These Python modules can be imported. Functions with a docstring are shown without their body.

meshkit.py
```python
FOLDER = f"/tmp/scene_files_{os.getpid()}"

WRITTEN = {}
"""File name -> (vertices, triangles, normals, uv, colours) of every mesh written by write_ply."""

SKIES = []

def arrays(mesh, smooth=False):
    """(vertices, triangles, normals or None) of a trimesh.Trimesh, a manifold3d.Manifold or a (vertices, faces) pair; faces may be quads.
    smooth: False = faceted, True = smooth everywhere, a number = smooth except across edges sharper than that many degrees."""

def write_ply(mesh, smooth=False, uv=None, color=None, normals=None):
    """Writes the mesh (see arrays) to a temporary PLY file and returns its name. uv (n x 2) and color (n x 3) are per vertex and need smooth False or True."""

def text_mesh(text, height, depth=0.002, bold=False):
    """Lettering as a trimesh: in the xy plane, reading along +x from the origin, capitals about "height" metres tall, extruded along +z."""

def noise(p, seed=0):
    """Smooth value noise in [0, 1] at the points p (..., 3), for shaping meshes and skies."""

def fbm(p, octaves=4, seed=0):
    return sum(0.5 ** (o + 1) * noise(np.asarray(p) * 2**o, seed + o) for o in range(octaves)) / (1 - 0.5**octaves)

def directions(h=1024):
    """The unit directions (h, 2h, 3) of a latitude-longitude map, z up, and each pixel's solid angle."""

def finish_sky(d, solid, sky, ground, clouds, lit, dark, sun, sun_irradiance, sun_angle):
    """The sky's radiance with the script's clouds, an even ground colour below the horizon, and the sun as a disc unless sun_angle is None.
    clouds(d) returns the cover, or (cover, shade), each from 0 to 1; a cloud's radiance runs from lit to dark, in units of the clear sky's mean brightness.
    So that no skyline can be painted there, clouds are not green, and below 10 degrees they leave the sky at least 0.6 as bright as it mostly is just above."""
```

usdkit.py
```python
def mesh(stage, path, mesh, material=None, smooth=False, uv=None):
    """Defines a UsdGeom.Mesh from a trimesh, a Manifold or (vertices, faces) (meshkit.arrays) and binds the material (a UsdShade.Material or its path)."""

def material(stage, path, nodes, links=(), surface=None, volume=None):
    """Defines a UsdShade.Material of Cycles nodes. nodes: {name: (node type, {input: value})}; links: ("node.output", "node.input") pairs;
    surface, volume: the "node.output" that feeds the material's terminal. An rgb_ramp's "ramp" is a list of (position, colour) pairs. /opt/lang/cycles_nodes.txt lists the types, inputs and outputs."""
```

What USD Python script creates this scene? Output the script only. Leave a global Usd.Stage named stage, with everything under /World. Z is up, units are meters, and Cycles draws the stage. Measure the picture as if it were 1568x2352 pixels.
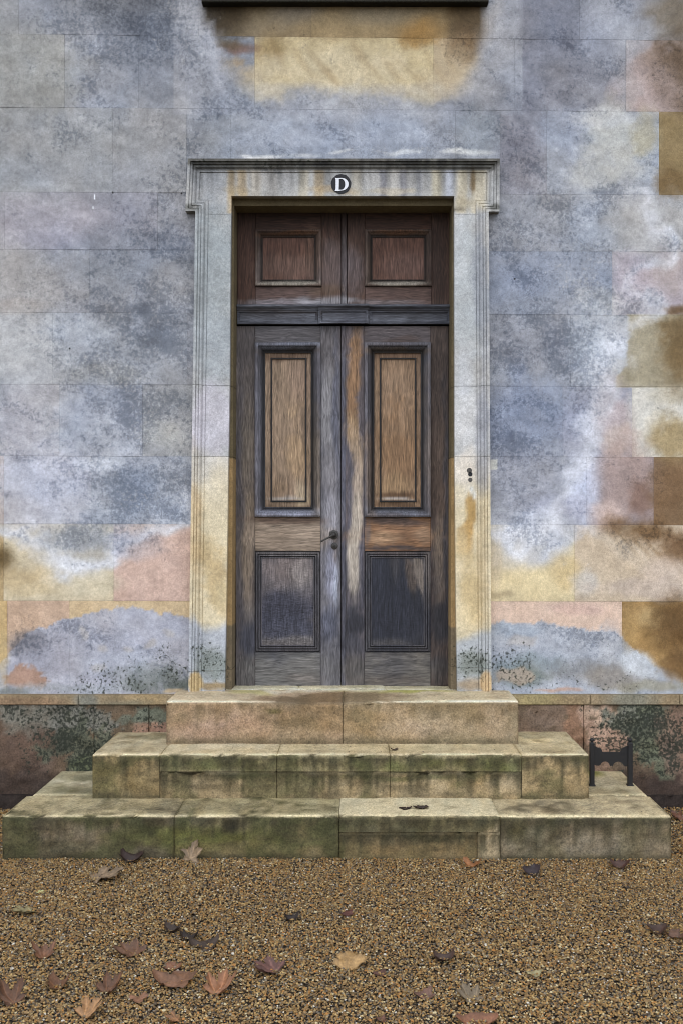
import math
import numpy as np
import trimesh
import shapely
from shapely.geometry import Polygon, Point
import meshkit
import usdkit
from pxr import Usd, UsdGeom, UsdLux, UsdShade, Sdf, Gf, Vt

stage = Usd.Stage.CreateInMemory()
UsdGeom.SetStageUpAxis(stage, UsdGeom.Tokens.z)
UsdGeom.SetStageMetersPerUnit(stage, 1.0)
world = UsdGeom.Xform.Define(stage, '/World')
stage.SetDefaultPrim(world.GetPrim())
UsdGeom.Scope.Define(stage, '/World/Looks')

# ------------------------------------------------------------------ camera, sky, sun, exposure
F = 2286.7           # focal length in photograph units (picture 1568 wide)
D0 = 6.098           # camera to wall
CX, CZ = 0.0933, 1.755
EXPOSURE = 1.0
SKY_STRENGTH = 0.10
SUN_INTENSITY = 0.35
SUN_ELEV, SUN_ROT = math.radians(56), math.radians(180 + 14)   # rotation = atan2(x, y)

cam = UsdGeom.Camera.Define(stage, '/World/camera')
cam.CreateFocalLengthAttr(35.0)
cam.CreateHorizontalApertureAttr(24.0)
cam.CreateVerticalApertureAttr(24.0 * 1024 / 682)
cam.CreateHorizontalApertureOffsetAttr((784 - 820) / 1568 * 24.0)
cam.CreateVerticalApertureOffsetAttr(-(1176 - 1195) / 1568 * 24.0)
cam.CreateClippingRangeAttr(Gf.Vec2f(0.05, 2000))
cam.CreateExposureAttr(EXPOSURE)
cam.AddTranslateOp().Set(Gf.Vec3d(CX, -D0, CZ))
cam.AddRotateXOp().Set(90.0)

dome = UsdLux.DomeLight.Define(stage, '/World/sky')
dome.GetPrim().SetCustomDataByKey('kind', 'structure')
skymat = usdkit.material(stage, '/World/Looks/sky_overcast', {
    'sky': ('sky_texture', {'sky_type': 'single_scattering', 'sun_disc': False, 'sun_elevation': SUN_ELEV, 'sun_rotation': SUN_ROT % (2 * math.pi)}),
    'tc': ('texture_coordinate', {}),
    'n': ('noise_texture', {'scale': 2.2, 'detail': 5.0, 'roughness': 0.55}),
    'ramp': ('rgb_ramp', {'ramp': [(0.3, (5.2, 5.4, 5.8)), (0.7, (7.4, 7.4, 7.5))]}),
    'sz': ('separate_xyz', {}), 'zr': ('map_range', {'from_min': 0.0, 'from_max': 1.0, 'to_min': 0.62, 'to_max': 1.75}),   # an overcast sky is brightest overhead
    'zc': ('combine_color', {'color_type': 'rgb'}), 'zm': ('mix', {'mix_type': 'multiply', 'fac': 1.0}),
    'mx': ('mix', {'fac': 0.85}),
    'bg': ('background_shader', {'strength': SKY_STRENGTH}),
}, [('tc.generated', 'n.vector'), ('n.fac', 'ramp.fac'), ('sky.color', 'mx.color1'), ('tc.generated', 'sz.vector'), ('sz.z', 'zr.value'), ('zr.result', 'zc.r'), ('zr.result', 'zc.g'), ('zr.result', 'zc.b'), ('ramp.color', 'zm.color1'), ('zc.color', 'zm.color2'), ('zm.color', 'mx.color2'), ('mx.color', 'bg.color')], surface='bg.background')
UsdShade.MaterialBindingAPI.Apply(dome.GetPrim()).Bind(skymat)

sun = UsdLux.DistantLight.Define(stage, '/World/sun')
sun.CreateIntensityAttr(SUN_INTENSITY)
sun.CreateAngleAttr(35.0)
sun.CreateNormalizeAttr(True)
sun.CreateColorAttr(Gf.Vec3f(1.0, 0.96, 0.90))
sun.AddRotateZOp().Set(-math.degrees(SUN_ROT) + 180.0)
sun.AddRotateXOp().Set(-(90.0 - math.degrees(SUN_ELEV)))

# ------------------------------------------------------------------ helpers
KW = 1.25            # what a white upright surface reaches in the picture, so that albedo = seen / KW


def lin(c):
    c = np.asarray(c, float) / 255.0
    return np.where(c <= 0.04045, c / 12.92, ((c + 0.055) / 1.055) ** 2.4)


def alb(c, k=None):
    return np.clip(lin(c) / (k or KW), 0.004, 0.85)


def W(px, py, y=0.0):
    s = F / (D0 + y)
    return (px - 820.0) / s + CX, CZ - (py - 1195.0) / s


def wall_px(P):
    return 820.0 + (P[:, 0] - CX) * F / D0, 1195.0 + (CZ - P[:, 2]) * F / D0


_used = {}


def free(path):
    n = _used.get(path, -1) + 1
    _used[path] = n
    return path if n == 0 else '%s_%03d' % (path, n)


def tag(prim, label=None, cat=None, group=None, kind=None):
    for k, v in (('label', label), ('category', cat), ('group', group), ('kind', kind)):
        if v:
            prim.SetCustomDataByKey(k, v)
    return prim


def thing(name, label, cat, group=None, loc=None):
    x = UsdGeom.Xform.Define(stage, free('/World/' + name))
    if loc is not None:
        x.AddTranslateOp().Set(Gf.Vec3d(*map(float, loc)))
    return tag(x.GetPrim(), label, cat, group)


def put(name, mesh, mat, parent=None, smooth=False, tint=None, mask=None, label=None, paint=None):
    """One Mesh prim. tint / mask: (n,3) values per vertex, or functions of the vertices; paint gives both."""
    base = parent.GetPath().pathString if parent is not None else '/World'
    v, f, n = meshkit.arrays(mesh, smooth)
    m = usdkit.mesh(stage, free(base + '/' + name), (v, f), mat)
    if n is not None:
        m.CreateNormalsAttr(Vt.Vec3fArray.FromNumpy(n.astype(np.float32)))
        m.SetNormalsInterpolation('vertex')
    if paint is not None:
        tint, mask = paint(v)
    for key, val in (('tint', tint), ('mask', mask)):
        if val is None:
            continue
        val = val(v) if callable(val) else np.asarray(val, float)
        if val.ndim == 1:
            val = np.tile(val, (len(v), 1))
        UsdGeom.PrimvarsAPI(m).CreatePrimvar(key, Sdf.ValueTypeNames.Color3fArray, 'vertex').Set(Vt.Vec3fArray.FromNumpy(val.astype(np.float32)))
    if label:
        tag(m.GetPrim(), label)
    return m.GetPrim()


def grey(c, k):
    c = np.asarray(c, float)
    m = c @ np.array([.3, .55, .15])
    return m[:, None] + (c - m[:, None]) * k


def ss(x):
    x = np.clip(x, 0, 1)
    return x * x * (3 - 2 * x)


def n2(px, py, size, seed=0, octaves=3):
    return meshkit.fbm(np.stack([px / size, py / size, np.full_like(px, 3.7 + seed * 11.3)], -1), octaves, seed)


class Field:
    """Stone or wood colour as a function of a place on the surface: bases plus soft stains with uneven edges."""

    def __init__(self, px, py, base):
        self.px, self.py = px, py
        self.col = np.tile(np.asarray(base, float), (len(px), 1)) if np.ndim(base) == 1 else np.array(base, float)
        self.w1 = n2(px, py, 70, 1) - .5
        self.w2 = n2(px, py, 16, 2) - .5 + (n2(px, py, 6, 3) - .5) * .8
        self.wx = n2(px, py, 90, 5) - .5
        self.wy = n2(px, py, 90, 6) - .5
        self.w3 = n2(px, py, 55, 14, 4)
        self.mask = np.zeros((len(px), 3))

    def blobmask(self, cx, cy, rx, ry, soft=.5, rot=0, warp=.5):
        dx, dy = self.px - cx + self.wx * warp * 60, self.py - cy + self.wy * warp * 60
        a = math.radians(rot)
        u, v = (dx * math.cos(a) + dy * math.sin(a)) / rx, (-dx * math.sin(a) + dy * math.cos(a)) / ry
        r = np.sqrt(u * u + v * v) + (self.w1 * 1.9 + self.w2 * 1.1) * warp
        return ss((1 + soft - r) / (2 * soft))

    def blob(self, cx, cy, rx, ry, col, op=.8, soft=.5, rot=0, warp=.5):
        m = (self.blobmask(cx, cy, rx, ry, soft, rot, warp) * op)[:, None]
        self.col = self.col * (1 - m) + np.asarray(col, float) * m

    def spk(self, ch, cx, cy, rx, ry, op=.8, soft=.6, rot=0):
        m = self.blobmask(cx, cy, rx * 1.25, ry * 1.25, max(soft, .75), rot, 1.0) * op * (np.clip(.15 + 1.5 * self.w3, 0, 1.15) if ch < 2 else np.clip(.72 + .4 * self.w3, 0, 1))
        self.mask[:, ch] = np.maximum(self.mask[:, ch], m)

    def below(self, pts, col, op=.85, soft=10, rough=10, x0=-1e9, x1=1e9, spk=None):
        xs, ys = zip(*pts)
        e = np.interp(self.px, xs, ys) + (self.w1 * 2.2 + self.w2 * 1.6) * rough
        m = ss((self.py - e) / soft + .5) * ((self.px > x0) & (self.px < x1))
        if col is not None:
            mm = (m * op)[:, None]
            self.col = self.col * (1 - mm) + np.asarray(col, float) * mm
        return m

    def vary(self, amp=7, size=45, seed=9):
        self.col += ((n2(self.px, self.py, size, seed) - .5) * 2 * amp)[:, None]
        self.col += ((n2(self.px, self.py, size * 2.5, seed + 3) - .5) * 2 * amp * .5)[:, None] * np.array([1, 0, -1.])


def plate(x0, x1, z0, z1, yf, depth, step=.02, bevel=.002, rise=None, warp=None):
    """A slab facing -y with bevelled edges. x0.. may be given per corner: rise=(dz at x0, dz at x1) tilts the two horizontal edges."""
    def axis(a, b):
        n = max(1, int(math.ceil((b - a - 2 * bevel) / step)))
        t = np.linspace(a + bevel, b - bevel, n + 1)
        return np.concatenate([[a, a], t, [b, b]])
    xs, zs = axis(x0, x1), axis(z0, z1)
    nx, nz = len(xs), len(zs)
    X, Z = np.meshgrid(xs, zs, indexing='ij')
    ring = np.minimum(np.minimum(np.arange(nx), nx - 1 - np.arange(nx))[:, None], np.minimum(np.arange(nz), nz - 1 - np.arange(nz))[None, :])
    Y = np.where(ring == 0, yf + depth, np.where(ring == 1, yf + bevel, yf))
    if rise is not None:
        t = (X - x0) / (x1 - x0)
        tz = (Z - z0) / (z1 - z0)
        lo = rise[0][0] * (1 - t) + rise[0][1] * t
        hi = rise[1][0] * (1 - t) + rise[1][1] * t
        Z = Z + lo * (1 - tz) + hi * tz
    if warp is not None:
        Y = Y + np.where(ring >= 1, warp(X, Z), 0)
    V = np.stack([X, Y, Z], -1).reshape(-1, 3)
    i = np.arange(nx * nz).reshape(nx, nz)
    a, b, c, d = i[:-1, :-1].ravel(), i[1:, :-1].ravel(), i[1:, 1:].ravel(), i[:-1, 1:].ravel()
    fc = np.vstack([np.stack([a, b, c], 1), np.stack([a, c, d], 1)])
    rim = np.concatenate([i[:, 0], i[-1, 1:], i[::-1, -1][1:], i[0, ::-1][1:]])
    mid = len(V)
    V = np.vstack([V, [[(x0 + x1) / 2, yf + depth, (z0 + z1) / 2]]])
    back = np.stack([np.full(len(rim) - 1, mid), rim[1:], rim[:-1]], 1)
    keep = np.linalg.norm(np.cross(V[fc[:, 1]] - V[fc[:, 0]], V[fc[:, 2]] - V[fc[:, 0]]), axis=1) > 1e-12
    return V, np.vstack([fc[keep], back])


def sweep(path, prof, step=.025, inward=1, closed=False):
    """Mitred moulding: path [(x,z)], prof [(offset, y)], the offset to the right of travel when inward = 1."""
    P = np.asarray(path, float)
    n = len(P)
    seg = np.roll(P, -1, 0) - P if closed else P[1:] - P[:-1]
    T = seg / np.linalg.norm(seg, axis=1, keepdims=True)
    N = np.stack([T[:, 1], -T[:, 0]], 1) * inward
    M = []
    for i in range(n):
        if closed:
            a, b = N[i - 1], N[i]
        else:
            a, b = N[max(i - 1, 0)], N[min(i, n - 2)]
        m = a + b
        M.append(m / max(1e-6, np.dot(m, a)))
    M = np.array(M)
    pts, mit = [], []
    for i in range(n if closed else n - 1):
        j = (i + 1) % n
        k = max(1, int(math.ceil(np.linalg.norm(P[j] - P[i]) / step)))
        for q in range(k):
            pts.append(P[i] + (P[j] - P[i]) * q / k)
            mit.append(M[i] + (M[j] - M[i]) * q / k)
    if not closed:
        pts.append(P[-1]); mit.append(M[-1])
    pts, mit = np.array(pts), np.array(mit)
    pr = np.asarray(prof, float)
    A = pts[:, None, :] + mit[:, None, :] * pr[None, :, 0, None]
    V = np.stack([A[..., 0], np.broadcast_to(pr[None, :, 1], A.shape[:2]), A[..., 1]], -1)
    a, b = V.shape[:2]
    i = np.arange(a * b).reshape(a, b)
    if closed:
        i = np.vstack([i, i[:1]])
    q = np.stack([i[:-1, :-1], i[1:, :-1], i[1:, 1:], i[:-1, 1:]], -1).reshape(-1, 4)
    f = np.vstack([q[:, [0, 1, 2]], q[:, [0, 2, 3]]])
    if inward < 0:
        f = f[:, ::-1]
    return V.reshape(-1, 3), f


def facing(vf, toward=(0, -1, 0)):
    """Turns the faces so that most look toward the given direction."""
    v, f = vf
    nrm = np.cross(v[f[:, 1]] - v[f[:, 0]], v[f[:, 2]] - v[f[:, 0]]).sum(0)
    return (v, f) if np.dot(nrm, toward) >= 0 else (v, f[:, ::-1])


def join(*parts):
    vs, fs, o = [], [], 0
    for v, f in parts:
        vs.append(np.asarray(v, float)); fs.append(np.asarray(f) + o); o += len(v)
    return np.vstack(vs), np.vstack(fs)


def tri(mesh):
    return np.array(mesh.vertices), np.array(mesh.faces)


def poly_face(poly, y, step=.025):
    m = trimesh.creation.triangulate_polygon(poly, engine='earcut')
    v2, f = np.asarray(m[0], float), np.asarray(m[1])
    v = np.stack([v2[:, 0], np.full(len(v2), y), v2[:, 1]], 1)
    v, f = trimesh.remesh.subdivide_to_size(v, f, step, max_iter=14)
    return facing((v, f))


def box(cx, cy, cz, sx, sy, sz, r=0.0):
    if r <= 0:
        m = trimesh.creation.box((sx, sy, sz))
    else:
        pts = []
        for a in (-1, 1):
            for b in (-1, 1):
                for c in (-1, 1):
                    p = np.array([a * sx / 2, b * sy / 2, c * sz / 2])
                    for k in range(3):
                        q = p - np.array([a, b, c]) * r
                        q[k] = p[k]
                        pts.append(q)
        m = trimesh.Trimesh(pts, process=True).convex_hull
    m.apply_translation((cx, cy, cz))
    return tri(m)


# ------------------------------------------------------------------ materials
def stone_material(name, grain=.34, rough=.9, bump=.4, blotch=.8, fine=170):
    nodes = {
        'g': ('geometry', {}),
        't': ('attribute', {'attribute': 'tint'}), 'k': ('attribute', {'attribute': 'mask'}),
        'sep': ('separate_color', {}),
        'nb': ('noise_texture', {'scale': 40.0, 'detail': 8.0, 'roughness': .80, 'distortion': .4}),
        'nl': ('noise_texture', {'scale': 52.0, 'detail': 9.0, 'roughness': .76, 'distortion': .3}),
        'ns': ('noise_texture', {'scale': 58.0, 'detail': 4.0, 'roughness': .62}),
        'nf': ('noise_texture', {'scale': float(fine), 'detail': 3.0, 'roughness': .7}),
        'nm': ('noise_texture', {'scale': 9.0, 'detail': 6.0, 'roughness': .62}),
        # dark lichen blotches where mask.r is high
        'd1': ('math', {'math_type': 'multiply_add', 'value2': .26, 'value3': -.26}), 'd2': ('math', {'math_type': 'add'}),
        'd3': ('map_range', {'range_type': 'smoothstep', 'from_min': .40, 'from_max': .53, 'to_min': 0.0, 'to_max': blotch * .95}),
        'dark': ('mix', {'mix_type': 'multiply', 'color2': (.42, .45, .50)}),
        # pale lichen flecks where mask.g is high
        'l1': ('math', {'math_type': 'multiply_add', 'value2': .30, 'value3': -.30}), 'l2': ('math', {'math_type': 'add'}),
        'l3': ('map_range', {'range_type': 'smoothstep', 'from_min': .44, 'from_max': .58, 'to_min': 0.0, 'to_max': .42}),
        'light': ('mix', {'mix_type': 'mix', 'color2': tuple(alb((205, 203, 200)))}),
        # black-green moss specks where mask.b is high
        'm1': ('math', {'math_type': 'multiply_add', 'value2': .26, 'value3': -.24}), 'm2': ('math', {'math_type': 'add'}),
        'm3': ('map_range', {'range_type': 'smoothstep', 'from_min': .48, 'from_max': .54, 'to_min': 0.0, 'to_max': .88}),
        'moss': ('mix', {'mix_type': 'mix', 'color2': tuple(alb((46, 50, 42)))}),
        'fr': ('map_range', {'from_min': .25, 'from_max': .75, 'to_min': 1 - grain, 'to_max': 1 + grain}),
        'fm': ('map_range', {'from_min': .25, 'from_max': .75, 'to_min': .78, 'to_max': 1.22}),
        'nk': ('noise_texture', {'scale': 46.0, 'detail': 5.0, 'roughness': .7}), 'fk': ('map_range', {'from_min': .3, 'from_max': .7, 'to_min': .80, 'to_max': 1.20}), 'mul0': ('math', {'math_type': 'multiply'}),
        'mul': ('math', {'math_type': 'multiply'}),
        'cc': ('combine_color', {'color_type': 'rgb'}),
        'fin': ('mix', {'mix_type': 'multiply', 'fac': 1.0}),
        'hadd': ('math', {'math_type': 'multiply_add', 'value2': .35}),
        'b': ('bump', {'strength': bump, 'distance': .0035}),
        'p': ('principled_bsdf', {'roughness': rough, 'specular_ior_level': .22}),
    }
    links = [('k.color', 'sep.color')]
    for q in ('nb', 'nl', 'ns', 'nf', 'nm', 'nk'):
        links.append(('g.position', q + '.vector'))
    links += [('sep.r', 'd1.value1'), ('d1.value', 'd2.value1'), ('nb.fac', 'd2.value2'), ('d2.value', 'd3.value'), ('d3.result', 'dark.fac'),
              ('t.color', 'dark.color1'),
              ('sep.g', 'l1.value1'), ('l1.value', 'l2.value1'), ('nl.fac', 'l2.value2'), ('l2.value', 'l3.value'), ('l3.result', 'light.fac'), ('dark.color', 'light.color1'),
              ('sep.b', 'm1.value1'), ('m1.value', 'm2.value1'), ('ns.fac', 'm2.value2'), ('m2.value', 'm3.value'), ('m3.result', 'moss.fac'), ('light.color', 'moss.color1'),
              ('nf.fac', 'fr.value'), ('nm.fac', 'fm.value'), ('nk.fac', 'fk.value'), ('fr.result', 'mul0.value1'), ('fk.result', 'mul0.value2'), ('mul0.value', 'mul.value1'), ('fm.result', 'mul.value2'),
              ('mul.value', 'cc.r'), ('mul.value', 'cc.g'), ('mul.value', 'cc.b'), ('moss.color', 'fin.color1'), ('cc.color', 'fin.color2'),
              ('nf.fac', 'hadd.value1'), ('nb.fac', 'hadd.value3'), ('hadd.value', 'b.height'), ('b.normal', 'p.normal'), ('fin.color', 'p.base_color')]
    return usdkit.material(stage, '/World/Looks/' + name, nodes, links, surface='p.BSDF')


def wood_material(name, along, rough=.75):
    sc = {'z': (125, 125, 8), 'x': (8, 125, 125)}[along]
    sc2 = {'z': (210, 210, 12), 'x': (12, 210, 210)}[along]
    sc3 = {'z': (26, 26, 1.6), 'x': (1.6, 26, 26)}[along]
    nodes = {
        'g': ('geometry', {}), 't': ('attribute', {'attribute': 'tint'}), 'k': ('attribute', {'attribute': 'mask'}), 'sep': ('separate_color', {}),
        'w0': ('noise_texture', {'scale': 3.0, 'detail': 2.0}),
        'wv': ('vector_math', {'math_type': 'multiply_add', 'vector2': (.05, .05, .05)}),
        'm1': ('mapping', {'scale': sc}), 'm2': ('mapping', {'scale': sc2}), 'm3': ('mapping', {'scale': sc3}),
        'a': ('noise_texture', {'scale': 1.0, 'detail': 4.0, 'roughness': .65}),
        'f': ('noise_texture', {'scale': 1.0, 'detail': 3.0, 'roughness': .6}),
        'c': ('noise_texture', {'scale': 1.0, 'detail': 3.0, 'roughness': .6}),
        'ar': ('map_range', {'from_min': .3, 'from_max': .7, 'to_min': .58, 'to_max': 1.34}),
        'fr': ('map_range', {'from_min': .34, 'from_max': .55, 'to_min': .60, 'to_max': 1.10}),
        'cr': ('map_range', {'from_min': .3, 'from_max': .7, 'to_min': .78, 'to_max': 1.22}),
        'x1': ('math', {'math_type': 'multiply'}), 'x2': ('math', {'math_type': 'multiply'}),
        'cc': ('combine_color', {'color_type': 'rgb'}), 'fin': ('mix', {'mix_type': 'multiply', 'fac': 1.0}),
        # figured oak: curly flakes where mask.g is high
        'wm': ('mapping', {'scale': (16, 16, 95), 'rotation': (0, .12, 0)}), 'wa': ('noise_texture', {'scale': 1.0, 'detail': 3.0, 'roughness': .55, 'distortion': 2.6}),
        'war': ('map_range', {'from_min': .36, 'from_max': .64, 'to_min': .55, 'to_max': 1.6}),
        'wc': ('combine_color', {'color_type': 'rgb'}), 'fl': ('mix', {'mix_type': 'multiply'}),
        'add': ('math', {'math_type': 'add'}),
        'b': ('bump', {'strength': .45, 'distance': .002}),
        'p': ('principled_bsdf', {'roughness': rough, 'specular_ior_level': .3}),
    }
    links = [('k.color', 'sep.color'), ('g.position', 'w0.vector'), ('w0.color', 'wv.vector1'), ('g.position', 'wv.vector3')]
    for m, n in (('m1', 'a'), ('m2', 'f'), ('m3', 'c')):
        links += [('wv.vector', m + '.vector'), (m + '.vector', n + '.vector')]
    links += [('a.fac', 'ar.value'), ('f.fac', 'fr.value'), ('c.fac', 'cr.value'), ('ar.result', 'x1.value1'), ('fr.result', 'x1.value2'),
              ('x1.value', 'x2.value1'), ('cr.result', 'x2.value2'), ('x2.value', 'cc.r'), ('x2.value', 'cc.g'), ('x2.value', 'cc.b'),
              ('t.color', 'fin.color1'), ('cc.color', 'fin.color2'),
              ('wv.vector', 'wm.vector'), ('wm.vector', 'wa.vector'), ('wa.fac', 'war.value'), ('war.result', 'wc.r'), ('war.result', 'wc.g'), ('war.result', 'wc.b'),
              ('sep.g', 'fl.fac'), ('fin.color', 'fl.color1'), ('wc.color', 'fl.color2'),
              ('a.fac', 'add.value1'), ('f.fac', 'add.value2'), ('add.value', 'b.height'), ('b.normal', 'p.normal'), ('fl.color', 'p.base_color')]
    return usdkit.material(stage, '/World/Looks/' + name, nodes, links, surface='p.BSDF')


def plain(name, col, rough=.6, spec=.4, noise_scale=60, amp=.15, metallic=0.0, bump=.2):
    return usdkit.material(stage, '/World/Looks/' + name, {
        'g': ('geometry', {}), 'n': ('noise_texture', {'scale': float(noise_scale), 'detail': 5.0, 'roughness': .65}),
        'r': ('rgb_ramp', {'ramp': [(.3, tuple(np.asarray(col) * (1 - amp))), (.7, tuple(np.clip(np.asarray(col) * (1 + amp), 0, 1)))]}),
        'b': ('bump', {'strength': bump, 'distance': .002}),
        'p': ('principled_bsdf', {'roughness': rough, 'specular_ior_level': spec, 'metallic': metallic})},
        [('g.position', 'n.vector'), ('n.fac', 'r.fac'), ('r.color', 'p.base_color'), ('n.fac', 'b.height'), ('b.normal', 'p.normal')], surface='p.BSDF')


M_WALL = stone_material('ashlar_stone')
M_PLINTH = stone_material('plinth_stone', grain=.5, bump=.8, blotch=.6, fine=100)
M_STEP = stone_material('step_stone', grain=.5, bump=.6, blotch=.6, fine=110)
M_WOODV = wood_material('weathered_oak_upright', 'z')
M_WOODH = wood_material('weathered_oak_level', 'x')
M_IRON = usdkit.material(stage, '/World/Looks/rusty_black_iron', {
    'g': ('geometry', {}), 'n': ('noise_texture', {'scale': 55.0, 'detail': 6.0, 'roughness': .7}),
    'r': ('rgb_ramp', {'ramp': [(.45, (.008, .008, .009)), (.62, (.009, .0085, .0085)), (.70, (.022, .013, .009)), (.82, (.045, .024, .014))]}),
    'q': ('map_range', {'from_min': .4, 'from_max': .65, 'to_min': .42, 'to_max': .7}),
    'b': ('bump', {'strength': .5, 'distance': .0015}), 'p': ('principled_bsdf', {'specular_ior_level': .35})},
    [('g.position', 'n.vector'), ('n.fac', 'r.fac'), ('n.fac', 'q.value'), ('q.result', 'p.roughness'), ('r.color', 'p.base_color'), ('n.fac', 'b.height'), ('b.normal', 'p.normal')], surface='p.BSDF')
M_HANDLE = plain('dark_bronze', (.022, .020, .018), rough=.4, spec=.6, noise_scale=200, amp=.4)
M_MORTAR = plain('lime_mortar', (.22, .205, .18), rough=.95, spec=.1, noise_scale=120)
M_CORE = plain('wall_core', (.08, .075, .07), rough=.95, spec=.1)
M_SIGNB = plain('black_sign_paint', (.010, .011, .014), rough=.55, spec=.3, noise_scale=220, amp=.6)
M_SIGNW = plain('white_sign_paint', (.66, .68, .72), rough=.55, spec=.3, noise_scale=160, amp=.1)
M_LEAF = usdkit.material(stage, '/World/Looks/dry_leaf', {
    'g': ('geometry', {}), 't': ('attribute', {'attribute': 'tint'}), 'n': ('noise_texture', {'scale': 90.0, 'detail': 5.0, 'roughness': .65}),
    'r': ('map_range', {'from_min': .25, 'from_max': .75, 'to_min': .62, 'to_max': 1.35}), 'cc': ('combine_color', {'color_type': 'rgb'}),
    'm': ('mix', {'mix_type': 'multiply', 'fac': 1.0}), 'b': ('bump', {'strength': .4, 'distance': .003}),
    'p': ('principled_bsdf', {'roughness': .55, 'specular_ior_level': .4})},
    [('g.position', 'n.vector'), ('n.fac', 'r.value'), ('r.result', 'cc.r'), ('r.result', 'cc.g'), ('r.result', 'cc.b'), ('t.color', 'm.color1'), ('cc.color', 'm.color2'),
     ('m.color', 'p.base_color'), ('n.fac', 'b.height'), ('b.normal', 'p.normal')], surface='p.BSDF')
M_GROUND = usdkit.material(stage, '/World/Looks/gravel_bed', {
    'g': ('geometry', {}), 'v': ('voronoi_texture', {'scale': 95.0}), 'sc': ('separate_color', {}),
    'r': ('rgb_ramp', {'ramp': [(0, (.02, .016, .013)), (.25, (.075, .05, .028)), (.5, (.13, .09, .045)), (.75, (.17, .13, .08)), (.92, (.2, .19, .17)), (1, (.32, .3, .26))]}),
    'dr': ('map_range', {'from_min': 0.0, 'from_max': .6, 'to_min': 1.0, 'to_max': .35}), 'cc': ('combine_color', {'color_type': 'rgb'}), 'm': ('mix', {'mix_type': 'multiply', 'fac': 1.0}),
    'b': ('bump', {'strength': .9, 'distance': .006, 'invert': True}), 'p': ('principled_bsdf', {'roughness': .85, 'specular_ior_level': .25})},
    [('g.position', 'v.vector'), ('v.color', 'sc.color'), ('sc.r', 'r.fac'), ('v.distance', 'dr.value'), ('dr.result', 'cc.r'), ('dr.result', 'cc.g'), ('dr.result', 'cc.b'),
     ('r.color', 'm.color1'), ('cc.color', 'm.color2'), ('m.color', 'p.base_color'), ('v.distance', 'b.height'), ('b.normal', 'p.normal')], surface='p.BSDF')

# ------------------------------------------------------------------ ground
gx = np.array([-150, -20, -4, 0, 4, 20, 150.]); gy = np.array([-150, -20, -4, -1, .6, 20, 150.])
GX, GY = np.meshgrid(gx, gy, indexing='ij')
gi = np.arange(49).reshape(7, 7)
gq = np.stack([gi[:-1, :-1], gi[1:, :-1], gi[1:, 1:], gi[:-1, 1:]], -1).reshape(-1, 4)
g = put('gravel_ground', (np.stack([GX, GY, 0 * GX], -1).reshape(-1, 3), np.vstack([gq[:, [0, 1, 2]], gq[:, [0, 2, 3]]])), M_GROUND)
tag(g, 'flat bed of gravel in front of the building', None, None, 'structure')

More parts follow.
